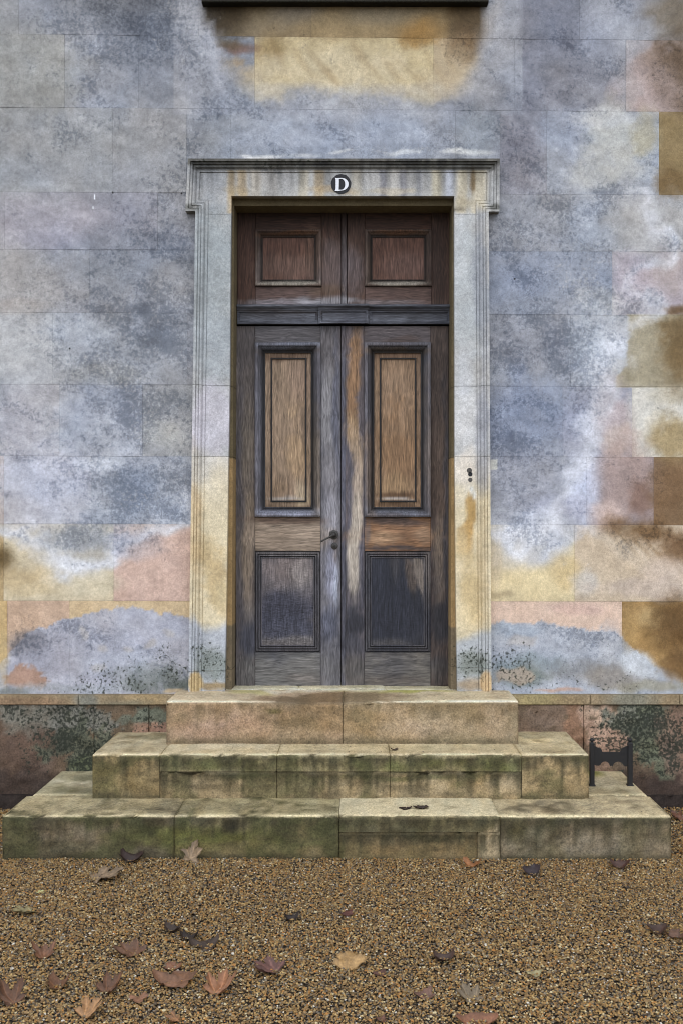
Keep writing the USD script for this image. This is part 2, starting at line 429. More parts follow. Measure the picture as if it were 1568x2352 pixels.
# ------------------------------------------------------------------ the colours of the wall
COURSES = [  # left and right height of each joint in the photograph's measure, with the upright joints and the colour of each stone
    ((-420, -412), (-245, -235), [(-700, (140, 142, 150)), (-200, (150, 150, 152)), (200, (140, 144, 152)), (560, (150, 135, 100)), (980, (150, 130, 95)), (1240, (128, 130, 140)), (1600, (150, 145, 140)), (2300, None)]),
    ((-245, -235), (-85, -74), [(-800, (140, 142, 150)), (-300, (150, 150, 152)), (90, (128, 132, 142)), (455, (132, 122, 100)), (870, (150, 130, 95)), (1121, (118, 120, 132)), (1480, (150, 140, 130)), (2300, None)]),
    ((-85, -74), (77, 92), [(-700, (140, 140, 142)), (-310, (138, 140, 142)), (43, (134, 139, 151)), (456, (133, 112, 77)), (715, (152, 126, 82)), (1121, (117, 120, 133)), (1331, (150, 154, 166)), (1690, (130, 112, 85)), (2300, None)]),
    ((77, 92), (245, 256), [(-800, (150, 148, 138)), (-290, (145, 146, 146)), (-1, (150, 149, 141)), (148, (143, 149, 162)), (319, (133, 139, 151)), (585, (196, 174, 124)), (995, (188, 163, 122)), (1181, (131, 131, 142)), (1437, (172, 153, 148)), (1720, (150, 125, 90)), (2300, None)]),
    ((245, 256), (440, 447), [(-900, (148, 150, 152)), (-180, (151, 153, 153)), (259, (147, 147, 148)), (428, (136, 142, 153)), (531, (152, 159, 172)), (1045, (152, 159, 170)), (1148, (139, 138, 149)), (1255, (160, 168, 181)), (1513, (146, 122, 78)), (1800, (160, 140, 100)), (2300, None)]),
    ((440, 447), (572, 578), [(-700, (148, 146, 150)), (-330, (150, 146, 152)), (10, (150, 147, 158)), (362, (146, 147, 156)), (700, (150, 150, 155)), (1290, (160, 164, 171)), (1740, (165, 150, 125)), (2300, None)]),
    ((572, 578), (717, 724), [(-900, (152, 150, 148)), (-120, (155, 152, 153)), (205, (147, 150, 158)), (700, (150, 150, 155)), (1110, (143, 154, 175)), (1405, (178, 166, 173)), (1840, (160, 140, 120)), (2300, None)]),
    ((717, 724), (882, 888), [(-800, (160, 162, 164)), (-260, (172, 175, 180)), (120, (160, 164, 170)), (430, (150, 150, 155)), (1080, (148, 153, 165)), (1310, (176, 180, 186)), (1760, (140, 115, 75)), (2300, None)]),
    ((882, 888), (1047, 1050), [(-900, (165, 165, 172)), (-190, (170, 168, 176)), (136, (160, 166, 180)), (328, (163, 164, 162)), (700, (150, 150, 155)), (1040, (144, 153, 173)), (1292, (158, 160, 174)), (1451, (204, 199, 186)), (1790, (150, 130, 90)), (2300, None)]),
    ((1047, 1050), (1203, 1206), [(-700, (180, 165, 155)), (-380, (188, 152, 132)), (9, (182, 184, 200)), (210, (158, 167, 184)), (640, (150, 150, 155)), (1100, (146, 152, 168)), (1346, (158, 140, 138)), (1501, (134, 103, 70)), (1880, (150, 120, 90)), (2300, None)]),
    ((1203, 1206), (1380, 1382), [(-800, (190, 165, 120)), (-280, (180, 150, 100)), (8, (203, 186, 150)), (261, (205, 170, 152)), (700, (180, 160, 130)), (1050, (213, 192, 143)), (1319, (198, 176, 146)), (1720, (150, 120, 85)), (2300, None)]),
    ((1380, 1382), (1596, 1598), [(-900, (190, 160, 110)), (-330, (200, 165, 105)), (16, (199, 164, 134)), (159, (205, 176, 131)), (700, (180, 160, 130)), (1060, (217, 184, 160)), (1428, (168, 129, 72)), (1770, (150, 110, 70)), (2300, None)]),
]


def line_y(j, px):
    return j[0] + (j[1] - j[0]) * px / 1568.0


def wall_field(px, py, base, plinth=False):
    f = Field(px, py, base)
    B, S, L = f.blob, f.spk, f.below
    f.vary(6, 40)
    # protected ochre stone between the two slanting edges of rain soot
    cx = 790
    left = np.interp(py, [-90, 0, 60, 95, 150, 215, 260], [462, 466, 484, 494, 512, 570, 640]) + (f.w1 * 40 + f.w2 * 14)
    right = np.interp(py, [-90, 0, 60, 95, 150, 215, 260], [1122, 1120, 1112, 1106, 1090, 1040, 980]) + (f.w1 * 40 + f.w2 * 14)
    lowfade = ss((py - 218 + f.w1 * 70 + f.w2 * 20) / 60 + .5)
    soot = np.maximum(lowfade, np.maximum(ss((left - px) / np.interp(py, [0, 100, 250], [14, 30, 120]) + .5), ss((px - right) / np.interp(py, [0, 100, 250], [16, 40, 130]) + .5))) * (py < 262) * (py > -90)
    zone = ((px > 400) & (px < 1200))
    dry = (1 - soot) * zone * (py < 262)
    # rain-washed soot runs on across the joints and ends in pale tide lines before the drier stone
    ex = np.interp(py, [-400, 0, 90, 170, 250, 300, 400, 447, 520, 578, 640, 720, 760, 880, 950, 1050, 1120, 1200, 1240, 1300], [1500, 1480, 1500, 1450, 1430, 1440, 1430, 1500, 1540, 1560, 1480, 1500, 1440, 1405, 1385, 1370, 1335, 1310, 1290, 1270])
    eb = np.interp(px, [-600, -100, 0, 40, 110, 200, 260, 300, 360, 440, 1110, 1140, 1200, 1260, 1310, 1350], [1180, 1200, 1222, 1258, 1296, 1318, 1312, 1288, 1244, 1190, 1235, 1252, 1280, 1264, 1225, 1150])
    edge = np.minimum(ex - px, (eb - py) * 1.0) + f.w1 * 110 + f.w2 * 26
    inside = ss(edge / 34 + .5) * (py < 1381)
    ca, sa = math.cos(math.radians(28)), math.sin(math.radians(28))
    tone = n2(px * ca + py * sa, (-px * sa + py * ca) * 2.3, 230, 61, 6)
    tone2 = n2(px, py, 60, 62, 4)
    t01 = np.clip((tone - .5) * .8 + (tone2 - .5) * .7 + .45, 0, 1)
    # sootier toward the middle of each side
    t01 = np.clip(t01 - .28 * np.exp(-((px - 320) / 170) ** 2 - ((py - 820) / 430) ** 2) - .25 * np.exp(-((px - 1215) / 120) ** 2 - ((py - 700) / 520) ** 2) + .10 + .26 * ss((py - 640) / 420) - .08 * ss((500 - py) / 300), 0, 1)[:, None]
    sc = np.array([126, 131, 143.]) * (1 - t01) + np.array([186, 187, 190.]) * t01
    sc += ((n2(px, py, 130, 63, 3) - .5) * 16)[:, None] * np.array([1, .2, -1.])
    a = (inside * .52 * (1 - dry * .92))[:, None]
    f.col = f.col * (1 - a) + sc * a
    # --- top: rain-washed soot on the left, the dry stone under the sill
    B(360, 20, 140, 70, (92, 97, 108), .8); S(0, 340, 40, 220, 120, .75); S(1, 420, 20, 90, 70, .8)
    B(60, 170, 110, 90, (156, 153, 140), .55); B(430, 130, 120, 120, (122, 128, 141), .6)
    B(250, 330, 300, 60, (150, 152, 154), .35); B(520, 300, 60, 60, (120, 130, 142), .4)
    B(-150, 300, 280, 300, (148, 150, 152), .4)
    B(1250, 100, 140, 170, (116, 118, 132), .6); S(0, 1240, 170, 170, 150, .55); B(1400, 70, 70, 80, (160, 166, 180), .6)
    B(1560, 30, 70, 60, (118, 102, 78), .8); B(1575, 170, 90, 80, (104, 80, 56), .85, .5, 30); B(1490, 200, 70, 60, (178, 156, 150), .6)
    S(0, 1530, 160, 60, 80, .7)
    f.col = f.col * (1 - (soot * zone)[:, None] * .95) + (sc * .85 + np.array([22, 23, 26.])) * (soot * zone)[:, None] * .95
    B(455, 45, 26, 70, (176, 178, 186), .7, .6, -18); B(500, 125, 22, 60, (178, 180, 190), .55, .6, -18)
    B(1122, 50, 14, 60, (182, 176, 172), .7, .6, 14)
    m = dry[:, None]
    keep = f.col.copy()
    B(520, 30, 70, 60, (74, 60, 40), .85); B(610, 60, 60, 30, (150, 132, 102), .6); B(680, 25, 60, 22, (150, 140, 125), .6)
    B(960, 72, 45, 32, (168, 122, 56), .8); B(870, 30, 90, 22, (150, 138, 115), .6); B(1080, 40, 50, 55, (92, 72, 46), .8); B(790, 70, 100, 20, (165, 138, 92), .6)
    B(545, 135, 40, 22, (166, 136, 96), .8, .6, 0, 1.0); B(555, 108, 45, 14, (120, 82, 66), .7); B(560, 180, 40, 30, (150, 130, 115), .6); B(530, 100, 40, 12, (96, 80, 56), .6)
    B(620, 115, 28, 40, (150, 122, 72), .7, .6, 25); B(1065, 115, 34, 34, (112, 80, 46), .8); B(1040, 170, 40, 40, (196, 172, 136), .6)
    B(540, 185, 60, 50, (178, 160, 130), .7); B(1045, 165, 60, 60, (192, 170, 132), .6); B(600, 190, 60, 60, (196, 178, 140), .6)
    B(800, 165, 160, 50, (206, 190, 154), .6); B(700, 215, 200, 24, (190, 182, 166), .7); B(930, 215, 120, 24, (186, 176, 156), .6)
    for k in range(10):
        B(640 + k * 42 + (k * 7 % 5) * 6, 125 + (k * 5 % 4) * 18, 8, 30 + (k % 3) * 10, (160, 130, 84), .25, .8, -28 - (k % 4) * 6)
    f.col = keep * (1 - m) + f.col * m
    S(0, 640, 130, 60, 50, .45 * 1); S(0, 1050, 120, 45, 50, .6)
    # above the door hood
    B(790, 315, 240, 60, (158, 167, 184), .75); B(800, 345, 260, 14, (128, 136, 150), .5); B(600, 355, 40, 5, (214, 214, 212), .85); B(700, 352, 30, 5, (200, 202, 204), .7); B(790, 350, 30, 4, (205, 206, 206), .7)
    B(930, 352, 30, 6, (205, 208, 210), .8); B(1080, 350, 55, 7, (216, 216, 212), .9); S(1, 850, 350, 280, 10, .8)
    B(790, 262, 240, 16, (168, 172, 182), .5); B(1100, 300, 50, 50, (140, 150, 160), .5)
    # --- right side
    B(1195, 350, 50, 90, (128, 127, 140), .6); S(0, 1195, 350, 55, 100, .9); S(0, 1300, 400, 60, 40, .55)
    B(1290, 300, 60, 50, (156, 166, 186), .6); B(1420, 330, 70, 80, (188, 186, 174), .75); B(1485, 310, 30, 60, (170, 160, 125), .6); B(1400, 400, 90, 26, (178, 178, 172), .6)
    B(1545, 420, 40, 30, (112, 84, 46), .6); B(1390, 270, 60, 20, (196, 198, 200), .6)
    B(1240, 510, 120, 60, (150, 155, 165), .5); B(1360, 510, 60, 60, (158, 168, 184), .6); B(1500, 520, 90, 60, (172, 168, 162), .7); S(0, 1330, 470, 60, 40, .5)
    B(1190, 640, 90, 60, (136, 148, 172), .7); S(1, 1330, 630, 90, 60, .85); S(0, 1290, 610, 120, 40, .55); B(1370, 690, 60, 30, (190, 190, 188), .6)
    B(1450, 640, 40, 50, (186, 170, 178), .5); B(1540, 620, 40, 60, (170, 152, 140), .5); B(1560, 712, 60, 14, (110, 82, 52), .85); S(0, 1430, 690, 30, 50, .6)
    B(1225, 790, 110, 60, (138, 142, 154), .7); S(0, 1220, 800, 130, 90, .9); B(1400, 800, 45, 60, (204, 208, 216), .9); B(1350, 790, 40, 70, (180, 188, 198), .6)
    e = np.interp(py, [724, 770, 830, 888], [1440, 1442, 1434, 1408]) + (f.w1 * 30 + f.w2 * 12)
    mm = (ss((px - e) / 8 + .5) * (py > 722) * (py < 889))[:, None]
    f.col = f.col * (1 - mm) + np.array([166, 155, 126.]) * mm
    B(1565, 800, 50, 80, (122, 95, 54), .9, .6); B(1540, 745, 40, 20, (128, 104, 66), .8); B(1480, 850, 60, 30, (150, 138, 108), .5)
    B(1220, 960, 130, 90, (134, 146, 172), .75); S(0, 1230, 950, 150, 90, .75); S(1, 1190, 1010, 80, 50, .7)
    B(1330, 970, 50, 80, (160, 164, 186), .6); B(1405, 960, 46, 80, (190, 172, 172), .85); B(1420, 1010, 40, 30, (198, 176, 160), .6)
    B(1545, 1010, 50, 50, (166, 140, 88), .85); B(1480, 940, 30, 50, (212, 208, 196), .5); B(1540, 905, 40, 20, (186, 176, 150), .5)
    B(1210, 1110, 100, 70, (146, 150, 166), .6); S(0, 1220, 1100, 130, 90, .7); B(1340, 1120, 34, 90, (192, 198, 220), .9, .6); B(1290, 1170, 60, 30, (168, 172, 196), .6)
    B(1440, 1100, 60, 80, (176, 148, 138), .6); B(1470, 1150, 30, 50, (128, 94, 78), .7); B(1400, 1180, 40, 30, (208, 180, 168), .7); B(1530, 1130, 40, 60, (130, 96, 62), .7); S(0, 1470, 1120, 40, 80, .6)
    q = (px > 1127) & (px < 1141) & (py > 1054) & (py < 1078)
    f.col[q] = (196, 196, 188)
    B(1230, 1240, 80, 50, (192, 199, 216), .9, .5); B(1180, 1270, 50, 40, (200, 196, 190), .6); B(1290, 1222, 40, 26, (184, 190, 204), .7)
    B(1220, 1345, 90, 32, (224, 202, 148), .8); B(1300, 1310, 30, 40, (205, 176, 118), .7); B(1150, 1370, 40, 8, (160, 140, 104), .5); B(1140, 1290, 14, 60, (205, 185, 150), .6)
    B(1500, 1225, 90, 26, (124, 88, 50), .9, .6, 12); B(1560, 1260, 60, 40, (118, 82, 48), .85); S(0, 1520, 1240, 90, 40, .9)
    for k in range(6):
        B(1400 + k * 30, 1250 + k * 14, 8, 50, (204, 184, 158), .55, .7, -42); B(1415 + k * 32, 1240 + k * 12, 5, 40, (140, 106, 64), .4, .7, -42)
    B(1345, 1340, 30, 30, (200, 192, 182), .8); S(1, 1345, 1330, 40, 50, .9); B(1480, 1355, 120, 22, (194, 174, 158), .7); B(1540, 1310, 50, 30, (205, 182, 164), .6)
    # --- left side
    S(0, 330, 530, 110, 70, .75); B(120, 510, 140, 50, (156, 150, 164), .5); B(280, 540, 90, 40, (132, 134, 146), .5); S(0, 260, 640, 180, 90, .6); B(60, 640, 90, 60, (164, 158, 152), .5)
    B(300, 600, 130, 60, (126, 134, 148), .55); B(400, 650, 50, 50, (160, 158, 158), .5); B(40, 700, 60, 16, (172, 158, 146), .5)
    B(60, 800, 110, 80, (184, 186, 188), .6); B(180, 760, 100, 30, (170, 178, 190), .6); S(0, 300, 800, 160, 100, .95); S(1, 330, 830, 120, 70, .8); B(360, 760, 90, 40, (122, 128, 140), .5)
    B(250, 860, 90, 20, (160, 158, 152), .5); B(380, 920, 80, 50, (140, 142, 148), .4); S(0, 300, 960, 180, 100, .95); S(1, 300, 990, 160, 60, .8); B(200, 960, 90, 70, (150, 160, 180), .6)
    B(40, 980, 60, 80, (178, 176, 184), .7); B(370, 1000, 50, 30, (176, 174, 164), .4)
    B(110, 1110, 110, 80, (184, 188, 206), .7); B(40, 1180, 60, 40, (190, 186, 190), .5); B(240, 1070, 60, 16, (196, 202, 214), .8); B(310, 1120, 70, 50, (134, 146, 166), .6); S(0, 310, 1120, 130, 90, 1.0); S(1, 360, 1150, 90, 50, .75)
    B(400, 1170, 50, 40, (176, 186, 204), .7); B(270, 1180, 80, 26, (156, 166, 182), .6)
    # the rain edge sweeping down to the dry stone
    e = np.interp(px, [-200, 0, 40, 110, 200, 260, 300, 360, 440], [1180, 1215, 1255, 1295, 1318, 1312, 1290, 1240, 1190]) + (f.w1 * 36 + f.w2 * 14)
    fr = np.exp(-((edge - 22) / 24.0) ** 2) * (py < 1381) * (py > -500) * np.clip(.3 + 1.2 * n2(px, py, 160, 66), 0, 1)
    fr = fr * np.where(eb - py < ex - px, 1.0, .75) * (py > 430)
    f.col = f.col * (1 - fr[:, None] * .85) + np.array([216, 219, 228.]) * fr[:, None] * .85
    B(190, 1240, 90, 26, (150, 160, 176), .6); S(0, 190, 1230, 110, 30, .9); B(150, 1300, 60, 16, (214, 216, 222), .7, .7, 14); B(310, 1250, 60, 30, (172, 176, 194), .6); S(0, 300, 1245, 60, 30, .6)
    B(-10, 1290, 40, 34, (104, 80, 42), .8); B(30, 1330, 60, 26, (190, 162, 112), .6); B(200, 1345, 60, 26, (204, 192, 160), .6); B(60, 1360, 60, 12, (206, 180, 130), .5); B(390, 1290, 60, 60, (206, 170, 152), .5)
    # --- the course above the plinth
    mnd = L([(-400, 1480), (0, 1520), (40, 1478), (85, 1448), (150, 1432), (200, 1408), (240, 1396), (300, 1394), (345, 1396), (380, 1412), (441, 1420)], (168, 172, 190), .93, 6, 16, -1000, 450)
    B(60, 1480, 50, 26, (118, 116, 122), .7); S(0, 70, 1470, 80, 40, .8); B(120, 1510, 60, 40, (150, 150, 164), .6); B(60, 1555, 52, 22, (178, 134, 108), .9, .25, 10, 1.0); B(5, 1500, 16, 60, (196, 168, 112), .6)
    B(250, 1480, 60, 50, (156, 160, 178), .6); B(300, 1520, 90, 30, (172, 178, 192), .5); B(200, 1580, 200, 12, (150, 156, 160), .6); B(360, 1560, 90, 34, (112, 120, 116), .75); B(420, 1580, 50, 14, (84, 92, 80), .7)
    B(30, 1590, 40, 10, (104, 112, 108), .6); B(390, 1575, 90, 20, (92, 100, 92), .6, .6, -8, 1.0); S(2, 390, 1552, 120, 40, .92); S(2, 290, 1572, 150, 24, .85); S(2, 330, 1540, 60, 20, .5); S(2, 200, 1585, 100, 14, .5)
    for k, (a, b) in enumerate(((240, 1490), (297, 1488), (185, 1450), (340, 1480), (225, 1530), (380, 1450))):
        B(a, b, 9, 7, (182, 168, 146), .35, .6, 0, 1.0)
    B(395, 1588, 30, 8, (186, 160, 120), .9, .3)
    L([(1120, 1428), (1200, 1428), (1290, 1432), (1330, 1440), (1400, 1452), (1428, 1462), (1440, 1480), (1500, 1530), (1560, 1560), (2300, 1590)], (164, 174, 190), .93, 6, 14, 1110, 1600)
    B(1180, 1450, 60, 16, (150, 166, 186), .7); B(1205, 1474, 30, 9, (186, 176, 168), .5, .5, 0, 1.0); S(0, 1330, 1480, 100, 40, .6); S(2, 1165, 1515, 60, 24, .8); B(1230, 1548, 110, 20, (116, 124, 118), .5, .6, 0, 1.0); S(2, 1280, 1575, 180, 18, .75); S(2, 1370, 1500, 60, 30, .5)
    B(1400, 1470, 26, 40, (172, 176, 186), .6); B(1240, 1530, 80, 26, (128, 144, 150), .7); B(1330, 1545, 90, 30, (140, 140, 140), .7); B(1210, 1560, 60, 20, (110, 122, 114), .7); S(2, 1250, 1570, 150, 18, .5)
    B(1185, 1560, 50, 11, (180, 158, 136), .75, .3, 6, 1.2); B(1400, 1560, 80, 26, (146, 136, 124), .7); B(1290, 1588, 60, 5, (196, 152, 128), .8, .3)
    B(1470, 1530, 40, 26, (196, 204, 214), .85, .5, 25); B(1530, 1550, 40, 12, (190, 198, 208), .7, .5, 20); B(1500, 1580, 90, 14, (150, 142, 112), .6)
    B(1500, 1420, 40, 20, (196, 166, 108), .6); B(1450, 1450, 20, 40, (190, 150, 84), .5); B(1570, 1440, 70, 60, (108, 76, 38), .9, .6); B(1575, 1530, 50, 40, (120, 86, 46), .8); B(1330, 1400, 60, 14, (206, 168, 154), .6)
    f.vary(4, 14, 21)
    # soft smudges and slanting wash marks that run on across the joints, strongest on the sooted stone
    c = f.col
    cool = ss((26 - (c[:, 0] - c[:, 2])) / 40)
    f.mask[:, 0] = np.maximum(f.mask[:, 0], cool * (.50 + 1.9 * (n2(px * ca + py * sa, (-px * sa + py * ca) * 1.9, 90, 41, 6) - .50) + .30 * np.exp(-((px - 330) / 130) ** 2 - ((py - 850) / 380) ** 2) + .22 * np.exp(-((px - 1220) / 110) ** 2 - ((py - 760) / 480) ** 2) + .25 * np.exp(-((px - 360) / 110) ** 2 - ((py - 40) / 90) ** 2) - .12 * (px < 120)))
    f.mask[:, 1] = np.maximum(f.mask[:, 1], cool * (.25 + .9 * (n2(px, py, 100, 43, 4) - .45)))
    big = (n2(px, py, 150, 44, 5) - .5) * .6
    a = math.radians(24)
    st = n2(px * math.cos(a) + py * math.sin(a), (-px * math.sin(a) + py * math.cos(a)) * 5.5, 90, 46, 4) - .5
    st2 = n2(px * math.cos(a) - py * math.sin(a), (px * math.sin(a) + py * math.cos(a)) * 6, 120, 47, 4) - .5
    k = (.35 + .65 * cool) * (py < 1400)
    mid = n2(px * ca + py * sa, (-px * sa + py * ca) * 1.8, 26, 71, 5) - .5
    mid2 = n2(px, py, 11, 72, 3) - .5
    f.col = c + ((mid * 22 + mid2 * 24) * (.35 + .65 * cool))[:, None] + (big * 24 * (.4 + .6 * cool) + (st * 26 + st2 * 20) * k)[:, None] + ((n2(px, py, 80, 48, 3) - .5) * 10 * cool)[:, None] * np.array([1, .25, -1.])
    return f


def wall_tint(v, base, plinth=False):
    px, py = wall_px(v)
    f = wall_field(px, py, base)
    return alb(np.clip(152 + (grey(f.col, .72) - 152) * 1.07 + 2, 8, 245)), f.mask


# ------------------------------------------------------------------ the wall
rng = np.random.default_rng(7)
wall = thing('stone_wall', 'weathered ashlar stone wall around the oak door, stained grey, ochre and pink', 'wall')
OPEN_L, OPEN_R = 490.0, 1085.0       # the stones stop behind the door surround
OPEN_T = 400.0
GAP = .00035
for (top, bot, stones) in COURSES:
    for (a, ca), (b, _) in zip(stones[:-1], stones[1:]):
        spans = [(a, b)]
        if bot[0] > 445:                       # courses cut by the doorway
            spans = [(a, min(b, OPEN_L)), (max(a, OPEN_R), b)]
        for (p, q) in spans:
            if q - p < 8:
                continue
            x0, x1 = (p - 820) / (F / D0) + CX, (q - 820) / (F / D0) + CX
            zt = [CZ - (line_y(top, t) - 1195) / (F / D0) for t in (p, q)]
            zb = [CZ - (line_y(bot, t) - 1195) / (F / D0) for t in (p, q)]
            far = p > 1620 or q < -60 or top[0] < -80
            step = .06 if far else .0105
            sd = int(rng.integers(1000))
            yf = float(rng.uniform(-.0008, .0008))
            wv = lambda X, Z, sd=sd: (meshkit.fbm(np.stack([X * 7, Z * 7, 0 * X + sd], -1), 3, sd % 7) - .5) * .004
            m = plate(x0 + GAP, x1 - GAP, min(zb) + GAP, max(zt) - GAP, yf, .12, step, .0005,
                      rise=((zb[0] - min(zb), zb[1] - min(zb)), (zt[0] - max(zt), zt[1] - max(zt))), warp=wv)
            put('stone_block', m, M_WALL, wall, 30, paint=lambda v, ca=ca: wall_tint(v, ca))

# mortar and rubble behind the facing stones
XL, XR = W(OPEN_L + 6, 0)[0], W(OPEN_R - 6, 0)[0]
ZT = W(0, OPEN_T + 20)[1]
ZTOP = 6.02
def span(x0, x1, y0, y1, z0, z1, r=0.0):
    return box((x0 + x1) / 2, (y0 + y1) / 2, (z0 + z1) / 2, x1 - x0, y1 - y0, z1 - z0, r)
put('mortar_core', join(span(-4.5, XL, .0026, .55, -.1, ZTOP), span(XR, 4.9, .0026, .55, -.1, ZTOP), span(XL - .001, XR + .001, .0028, .551, ZT, ZTOP - .001)), M_MORTAR, wall)


put('leak_backing', span(XL - .3, XR + .3, .30, .56, -.1, ZT + .3), M_CORE, wall)  # unseen slab added behind the door, keeps sky light out of the joints
put('jamb_backing', join(span(XL - .002, W(512, 0, 0)[0], .03, .31, .3, ZT), span(W(1056, 0, 0)[0], XR + .002, .03, .31, .3, ZT)), M_CORE, wall)  # dark fill added behind the jambs, closes their joints against the sky

# ------------------------------------------------------------------ plinth
def plinth_field(v):
    px, py = wall_px(v)
    f = Field(px, py, (98, 84, 68))
    B, S = f.blob, f.spk
    f.vary(8, 40, 31)
    B(60, 1720, 120, 120, (88, 70, 62), .8); B(40, 1810, 200, 50, (58, 48, 44), .85); B(1520, 1810, 140, 50, (60, 48, 44), .85)
    B(170, 1650, 165, 40, (112, 116, 114), .9, .14, 4, 1.1); B(190, 1710, 140, 62, (88, 94, 80), .92, .14, 0, 1.2); B(240, 1752, 80, 20, (86, 96, 72), .85, .2, 0, 1.2); B(60, 1650, 70, 40, (108, 108, 102), .8, .3, 0, 1.0); B(150, 1700, 70, 40, (66, 70, 60), .6, .4, 0, 1.2)
    S(2, 180, 1690, 170, 90, 1.15); S(1, 200, 1650, 150, 30, .6); S(2, 60, 1690, 50, 40, .6); S(0, 200, 1690, 150, 80, .9)
    B(325, 1672, 50, 46, (148, 118, 102), .92, .12, 0, 1.1); B(345, 1690, 40, 30, (142, 110, 98), .8, .2, 0, 1.0); B(280, 1640, 34, 18, (98, 108, 100), .85, .15, 0, 1.2); B(335, 1640, 70, 15, (96, 108, 98), .9, .13, 0, 1.2); B(275, 1785, 70, 26, (116, 92, 84), .8, .2, 0, 1.1); B(320, 1730, 36, 46, (132, 104, 92), .7, .3, 0, 1.0)
    B(1250, 1650, 90, 50, (122, 104, 92), .85, .3, 0, 1.0); B(1315, 1675, 26, 60, (142, 108, 86), .8, .3, 0, 1.0); B(1240, 1690, 60, 16, (134, 112, 100), .6)
    B(1395, 1665, 66, 56, (166, 138, 122), .95, .12, 0, 1.2); B(1370, 1640, 26, 26, (178, 154, 136), .8, .2, 0, 1.2); B(1350, 1760, 40, 50, (134, 108, 94), .75, .2, 0, 1.0); B(1400, 1720, 50, 24, (150, 122, 106), .7, .2, 0, 1.2)
    B(1455, 1636, 80, 34, (100, 106, 98), .95, .13, 0, 1.2); B(1490, 1700, 56, 78, (92, 100, 84), .95, .13, 0, 1.1); B(1515, 1750, 34, 46, (96, 104, 86), .8, .2, 0, 1.1); B(1450, 1670, 40, 26, (84, 90, 78), .7, .3, 0, 1.2); S(2, 1470, 1680, 90, 90, 1.15); S(1, 1450, 1640, 80, 30, .6); S(0, 1480, 1710, 60, 60, .9)
    B(1560, 1700, 40, 90, (126, 102, 90), .8, .3, 0, 1.0)
    S(0, 780, 1720, 900, 90, .25)
    f.vary(7, 12, 33)
    f.col = f.col * np.array([1.03, .99, .93]) * 1.06
    return alb(np.clip(grey(f.col, .8), 8, 240)), f.mask


def cap_field(v):
    px, py = wall_px(v)
    f = Field(px, py, (150, 130, 98))
    f.vary(12, 40, 41)
    f.blob(330, 1603, 60, 30, (190, 158, 104), .6); f.blob(290, 1612, 60, 12, (120, 118, 100), .6); f.blob(200, 1606, 30, 20, (122, 128, 122), .7); f.blob(1230, 1606, 60, 20, (160, 146, 88), .6)
    f.blob(1440, 1606, 60, 30, (128, 128, 112), .8); f.blob(1300, 1612, 40, 12, (150, 126, 86), .6); f.blob(60, 1612, 90, 14, (146, 112, 82), .6)
    f.spk(2, 1440, 1606, 60, 20, .5); f.spk(2, 280, 1606, 60, 20, .4)
    return alb(np.clip(grey(f.col, .8), 8, 240)), f.mask


def flake(X, Z, sd):
    P = np.stack([X * 9, Z * 9, 0 * X + sd], -1)
    a = meshkit.fbm(P, 4, 3)
    b = meshkit.fbm(P * 3.1, 3, 5)
    return (np.clip((a - .5) * 14, -.5, .5) * .010 + (b - .5) * .012)


zc1, zc0 = W(0, 1597, -.045)[1], W(0, 1620, -.045)[1]
xs = [W(p, 0, -.04)[0] for p in (-800, -160, 180, 402, 760, 1120, 1355, 1560, 1880, 2300)]
for k, (a, b) in enumerate(zip(xs[:-1], xs[1:])):
    put('plinth_cap', plate(a + .001, b - .001, zc0 + .001, zc1, -.047 + .0007 * (k % 3), .16, .02, .005, warp=lambda X, Z, k=k: (meshkit.fbm(np.stack([X * 12, Z * 12, 0 * X + k], -1), 3, 2) - .5) * .006), M_PLINTH, wall, 30, paint=cap_field)
xs = [W(p, 0, -.035)[0] for p in (-800, -220, 216, 342, 700, 1100, 1340, 1650, 2300)]
for k, (a, b) in enumerate(zip(xs[:-1], xs[1:])):
    put('plinth_block', plate(a + .0016, b - .0016, .05, zc0 - .001, -.036 + .0012 * (k % 3), .16, .016 if -2.3 < (a + b) / 2 < 2.3 else .06, .003, warp=lambda X, Z, k=k: flake(X, Z, k * 3.3)), M_PLINTH, wall, 30, paint=plinth_field)
for k, (a, b) in enumerate(((-4.4, -1.2), (1.25, 4.6))):
    put('plinth_footing', plate(a, b, -.05, .085, -.062, .2, .02, .012, warp=lambda X, Z, k=k: flake(X, Z, 9 + k * 5) * 2.2), M_PLINTH, wall, 30, tint=alb((50, 42, 38)), mask=(.6, 0, .2))

# the sill of the window above
M_SILL = M_PLINTH
sx0, sx1 = W(463, 0, -.06)[0], W(1121, 0, -.06)[0]
zs = CZ + (1195 - 3) / (F / (D0 - .06))
sill = join(plate(sx0, sx1, zs, zs + .16, -.06, .08, .02, .004), span(sx0 + .002, sx1 - .002, -.03, .02, zs + .002, zs + .158))
put('window_sill', sill, M_SILL, wall, 30, tint=alb((38, 36, 28)), mask=(.7, .0, .5))

# old nail holes and two drips of white paint left on the stones
for a, b in ((259, 441.5), (417, 443), (1181, 640), (160, 800)):
    x, z = W(a, b, 0)
    c = trimesh.creation.cylinder(.0048, .006, sections=12); c.apply_transform(trimesh.transformations.rotation_matrix(math.pi / 2, (1, 0, 0))); c.apply_translation((x, -.0005, z))
    put('rusty_nail', tri(c), M_IRON, wall, 30)
for a, b, w, h in ((217.5, 452, 3.2, 12), (214, 477, 2.4, 7)):
    x, z = W(a, b, 0)
    put('paint_drip', box(x, -.0012, z, w / 375, .003, h / 375, .0012), M_SIGNW, wall, 30)

# ------------------------------------------------------------------ door surround
SUR = thing('door_surround', 'eared stone architrave framing the oak door, pale grey above and ochre at its feet', 'door surround')
YF = -.020        # its flat face


